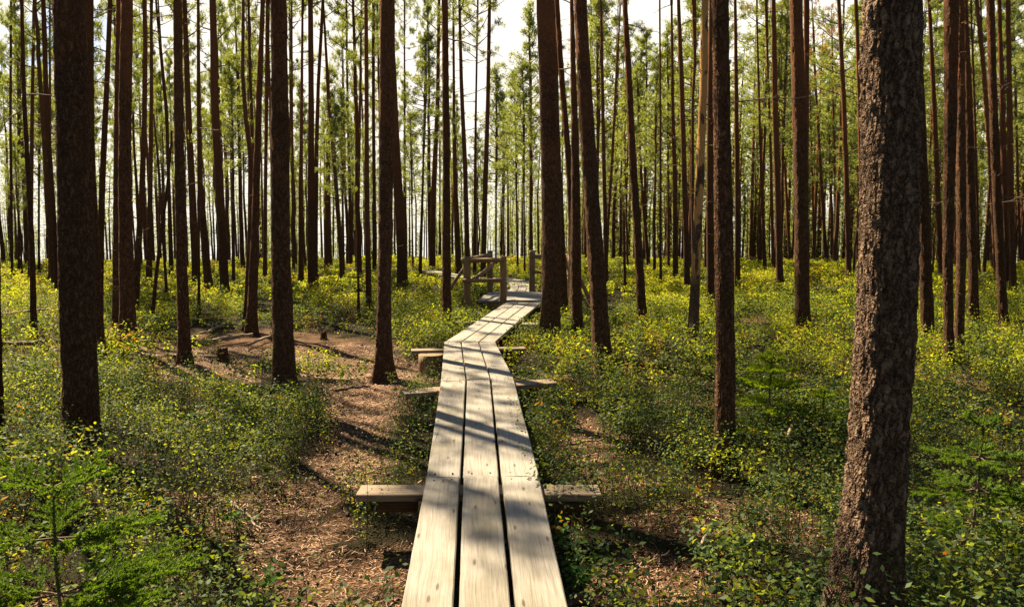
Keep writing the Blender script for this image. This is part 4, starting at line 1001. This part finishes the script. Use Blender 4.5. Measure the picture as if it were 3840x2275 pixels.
def spruce_branch(L_, az, up, r, nm=0, sc=1.0):
    """a branch from the origin with side shoots lying in its own plane"""
    mb_ = MB(); k = 8; s_ = np.linspace(0, 1, k)[:, None]
    d = np.array([math.cos(az) * math.cos(up), math.sin(az) * math.cos(up), math.sin(up)])
    P = d * L_ * s_ + np.array([0, 0, -1]) * L_ * .10 * np.sin(s_ * 2.2) + r.normal(0, .006, (k, 3)) * s_
    tube(mb_, P, np.linspace(.0045, .0018, k) * sc, 5, 1, cap=False)
    shoot(mb_, P[1:], r, .014 * sc, 330 / sc, .0012 * sc, tw=.002)
    side = np.cross(d, [0, 0, 1]); side /= np.linalg.norm(side)
    nsh = int(L_ / .055 / sc)
    for i in range(nsh):
        f = .12 + .84 * (i + .5) / nsh; q = np.array([np.interp(f, s_[:, 0], P[:, j]) for j in range(3)])
        for sg in (-1, 1):
            if r.random() < .1: continue
            l2 = L_ * .46 * (1.08 - f) * r.uniform(.75, 1.15) + .025 * sc
            d2 = d * .72 + side * sg * .72 + np.array([0, 0, r.uniform(-.12, .18)]); d2 /= np.linalg.norm(d2)
            Q = np.stack([q, q + d2 * l2 * .5 + np.array([0, 0, .006]), q + d2 * l2])
            shoot(mb_, Q, r, .014 * sc, 330 / sc, .0012 * sc, tw=.0014)
            if l2 > .15 * sc:
                for sg2 in (-1, 1):
                    for f2 in (.45,):
                        l3 = l2 * .38; s2 = np.cross(d2, [0, 0, 1]); d3 = d2 * .7 + s2 * sg2 * .7; d3 /= np.linalg.norm(d3); q3 = q + d2 * l2 * f2
                        shoot(mb_, np.stack([q3, q3 + d3 * l3]), r, .013 * sc, 330 / sc, .0012 * sc, tw=.001)
    return mb_
def sapling(x, y, H, label, seed, whorls, matn='spruce_needles', sc=1.0, lean=(0, 0)):
    r = np.random.default_rng(seed); g = float(gz(x, y))
    root = empty('spruce_sapling', (x, y, g)); tag(root, label, 'sapling')
    mb_ = MB(); k = 9; t = np.linspace(0, 1, k)
    P = np.stack([lean[0] * t + r.normal(0, .004, k), lean[1] * t + r.normal(0, .004, k), t * H - .05 * (1 - t)], 1)
    tube(mb_, P, np.linspace(.011, .003, k) * sc, 8, 0); mb_.build('stem', [M['twig']], root)
    top = MB(); shoot(top, P[-4:] + np.array([0, 0, .02]), r, .014 * sc, 400, .0013 * sc); top.build('leader_shoot', [M[matn], M['twig']], root)
    for (f, Lb, up, azs) in whorls:
        p = np.array([np.interp(f, t, P[:, j]) for j in range(3)])
        for a_ in azs:
            a_ = math.radians(a_) + r.uniform(-.12, .12)
            bm_ = spruce_branch(Lb * r.uniform(.88, 1.1), a_, math.radians(up) + r.uniform(-.08, .08), r, sc=sc)
            o = bm_.build('branch', [M[matn], M['twig']], root); o.location = p
    return root
# azimuth: 0 = right, 90 = away from the camera
pL = at_y(130 * K, 1190 * K, 2.75)
sapling(pL[0], 2.75, 1.10, 'bushy bright green spruce sapling in the lower left corner', 5,
        [(.98, .24, 22, (12, 75, 165, 235, 310)), (.82, .38, 15, (20, 110, 200, 335)), (.64, .54, 14, (8, 48, 165, 215, 330)), (.44, .62, 5, (18, 120, 190, 300, 352)), (.24, .64, 2, (20, 150, 335))], 'spruce_needles')
p2 = at_z(2362 * K, 1445 * K, 0)
sapling(p2[0], p2[1], .90, 'slim young spruce with flat side branches right of the giant trunk', 6,
        [(.97, .12, 40, (20, 110, 190, 280)), (.80, .27, 8, (5, 60, 150, 200, 260, 330)), (.62, .33, 2, (15, 100, 175, 230, 300, 355)), (.42, .26, -5, (20, 120, 200, 310))], 'spruce_needles', lean=(.05, 0))
p3 = at_z(1880 * K, 1080 * K, 0)
sapling(p3[0], p3[1], .78, 'low bright lime-green spruce seedling between flaky trunk and giant trunk', 7,
        [(.95, .16, 30, (10, 80, 150, 220, 300)), (.85, .25, 15, (0, 60, 130, 200, 270)), (.70, .32, 12, (0, 55, 120, 180, 240, 300)), (.48, .36, 6, (20, 80, 140, 200, 260, 330)), (.25, .36, 2, (0, 60, 130, 190, 250, 310))], 'spruce_bright', sc=1.5)
p4 = at_z(2010 * K, 1100 * K, 0)
sapling(p4[0], p4[1], .5, 'tiny spruce seedling close left of the giant trunk', 8,
        [(.9, .12, 30, (10, 100, 190, 280)), (.6, .2, 10, (40, 120, 200, 300)), (.3, .22, 5, (0, 80, 160, 240, 320))], 'spruce_bright', sc=1.5)

# broad-leaved seedlings
def seedling(x, y, H, nl, ls, label, seed, group=None):
    p = gp(x, y); r = np.random.default_rng(seed); g = float(gz(p[0], p[1]))
    root = empty('leafy_seedling', (p[0], p[1], g)); tag(root, label, 'seedling', group)
    mb_ = MB(); lf = MB()
    for i in range(3):
        az = r.uniform(0, 6.28); e = np.array([math.cos(az) * .09, math.sin(az) * .09, H * r.uniform(.7, 1.0)])
        P = np.array([[0, 0, -.02], e * .5 + np.array([0, 0, .03]), e]); tube(mb_, P, np.array([.003, .0022, .0012]), 5)
        m = nl // 3; t = r.uniform(.35, 1, m)[:, None]
        c = e * t + r.normal(0, .03, (m, 3)); nr = np.array([0, -.25, 1]) + r.normal(0, .3, (m, 3)); nr /= np.linalg.norm(nr, axis=1)[:, None]
        for j in range(m):                      # round leaf as an eight-sided fan
            a_ = np.cross(nr[j], r.normal(0, 1, 3)); a_ /= np.linalg.norm(a_); b_ = np.cross(nr[j], a_); s_ = ls * r.uniform(.7, 1.2)
            an = np.linspace(0, 2 * math.pi, 10, endpoint=False); rad = np.array([1.15, .95, .85, .85, .9, .95, .9, .85, .85, .95])
            V_ = np.vstack([c[j] - nr[j] * s_ * .08, c[j] + (np.cos(an) * rad * s_ * .55)[:, None] * a_ + (np.sin(an) * rad * s_ * .45)[:, None] * b_])
            lf.tris(V_, [[0, 1 + q, 1 + (q + 1) % 10] for q in range(10)], 0)
    mb_.build('stem', [M['twig']], root); lf.build('foliage', [M['broad_leaf']], root)
seedling(585, 1290, .22, 12, .055, 'small round-leaved seedling right of the bushy spruce sapling', 1)
seedling(655, 1425, .16, 12, .050, 'low round-leaved seedling on the brown needles near the bottom edge', 2)
seedling(905, 1270, .20, 15, .030, 'small leafy seedling under the left end of the near cross beam', 3)
seedling(1975, 1040, .45, 30, .05, 'pale round-leaved seedling left of the giant trunk', 4)
seedling(1420, 1440, .30, 60, .032, 'dense leafy green plant beside the right edge of the near planks', 6)
seedling(1395, 1360, .26, 45, .030, 'leafy green plant just below the right end of the near cross beam', 7)

# ------------------------------------------------------------------ fallen wood
def fallen(x0, y0, x1, y1, r0, label, seed, mat_='dead_wood', bend=.04, name='fallen_branch', z=.05, twigs=3):
    p, q = gp(x0, y0), gp(x1, y1); r = np.random.default_rng(seed)
    c = (p + q) / 2; k = 12; t = np.linspace(0, 1, k)[:, None]; P = p + (q - p) * t
    Ln = np.linalg.norm(q - p); P = P + np.cumsum(r.normal(0, bend * Ln / 6, (k, 3)), 0) * np.array([1, 1, .2])
    P[:, 2] = gz(P[:, 0], P[:, 1]) + r0 + z + abs(r.normal(0, .01, k))
    root_l = np.array([c[0], c[1], 0]); mb_ = MB(); n = 14
    th = np.linspace(0, 6.283, n, endpoint=False); mod = 1 + .12 * (vnoise(t * 9 + np.cos(th)[None], np.sin(th)[None] + 0 * t, seed) - .5) * 2
    tube(mb_, P - root_l, np.linspace(r0, r0 * .55, k), n, 0, True, mod)
    for _ in range(twigs):
        j = r.integers(2, k - 1); az = r.uniform(0, 6.28); l_ = Ln * r.uniform(.08, .22); d = np.array([math.cos(az), math.sin(az), r.uniform(.1, .6)])
        tube(mb_, np.array([P[j], P[j] + d * l_ * .5, P[j] + d * l_]) - root_l, np.array([r0 * .4, r0 * .3, r0 * .12]), 5, 0)
    o = mb_.build(name, [M[mat_]], loc=tuple(root_l)); tag(o, label, 'log' if 'log' in name else 'branch')
fallen(-40, 889, 118, 893, .05, 'dark fallen log lying left of the left foreground trunk', 1, 'twig', name='fallen_log', z=.27)
fallen(482, 832, 622, 822, .055, 'pale fallen log across the left brown clearing', 2, name='fallen_log', z=.05)
fallen(470, 822, 560, 785, .03, 'thin fallen branch angled behind the pale log', 3)
fallen(330, 838, 430, 832, .03, 'thin grey branch lying left of the lone dark pine', 4)
fallen(0, 812, 130, 790, .035, 'pale branch in bright shrubs near the left edge', 5, z=.27)
fallen(820, 955, 905, 945, .022, 'short dark stick lying on the needle path left of the spreading root', 6, 'twig')
fallen(1925, 1130, 1990, 1035, .014, 'reddish bare twig sticking up left of the giant trunk', 7, z=.2)
fallen(1710, 1395, 1790, 1335, .012, 'pale bare twig in shrubs at lower right of the boardwalk', 8, z=.16)
fallen(1385, 1085, 1480, 1078, .014, 'thin pale stick lying right of the middle planks', 9, z=.06)
fallen(1520, 1390, 1640, 1350, .008, 'fine curved twig on the brown patch right of the near planks', 10, z=.02)
fallen(560, 1255, 650, 1320, .010, 'thin bare twig beside the round-leaved seedling', 11, z=.1)
fallen(2330, 1400, 2440, 1392, .008, 'thin grey stick at the foot of the slim young spruce', 12, z=.12)
fallen(1395, 1478, 1450, 1476, .035, 'dark short log end beside the planks at the bottom edge', 13, 'twig', name='fallen_log', z=.02, twigs=0)
fallen(605, 840, 690, 815, .03, 'short pale branch right of the pale fallen log', 14)
fallen(1825, 660, 1860, 655, .03, 'dark arched branch far back between the flaky and light-edged trunks', 15, 'twig', z=.5)

def stump(x, y, r0, h, label, seed):
    p = gp(x, y); g = float(gz(p[0], p[1])); r = np.random.default_rng(seed); mb_ = MB(); n = 26
    zs = np.linspace(-.1, h, 9); th = np.linspace(0, 6.283, n, endpoint=False)
    mod = 1 + (.5 * np.exp(-np.clip(zs, 0, None) / .08))[:, None] * (.5 + .5 * np.sin(th * 5))[None] + .1 * (vnoise(th[None] * 3 + 0 * zs[:, None], zs[:, None] * 8, seed) - .5)
    P = np.stack([0 * zs, 0 * zs, zs], 1); tube(mb_, P, np.full(9, r0), n, 0, True, mod)
    Vt = mb_.V[0]; m_ = Vt[:, 2] > h - .001; Vt[m_, 2] += r.uniform(-.05, .03, m_.sum())
    o = mb_.build('tree_stump', [M['bark_far']], loc=(p[0], p[1], g)); tag(o, label, 'stump')
stump(545, 880, .075, .2, 'dark broken stump in the left brown clearing', 1)
stump(792, 822, .05, .14, 'tiny dark stump at the far edge of the needle path', 2)
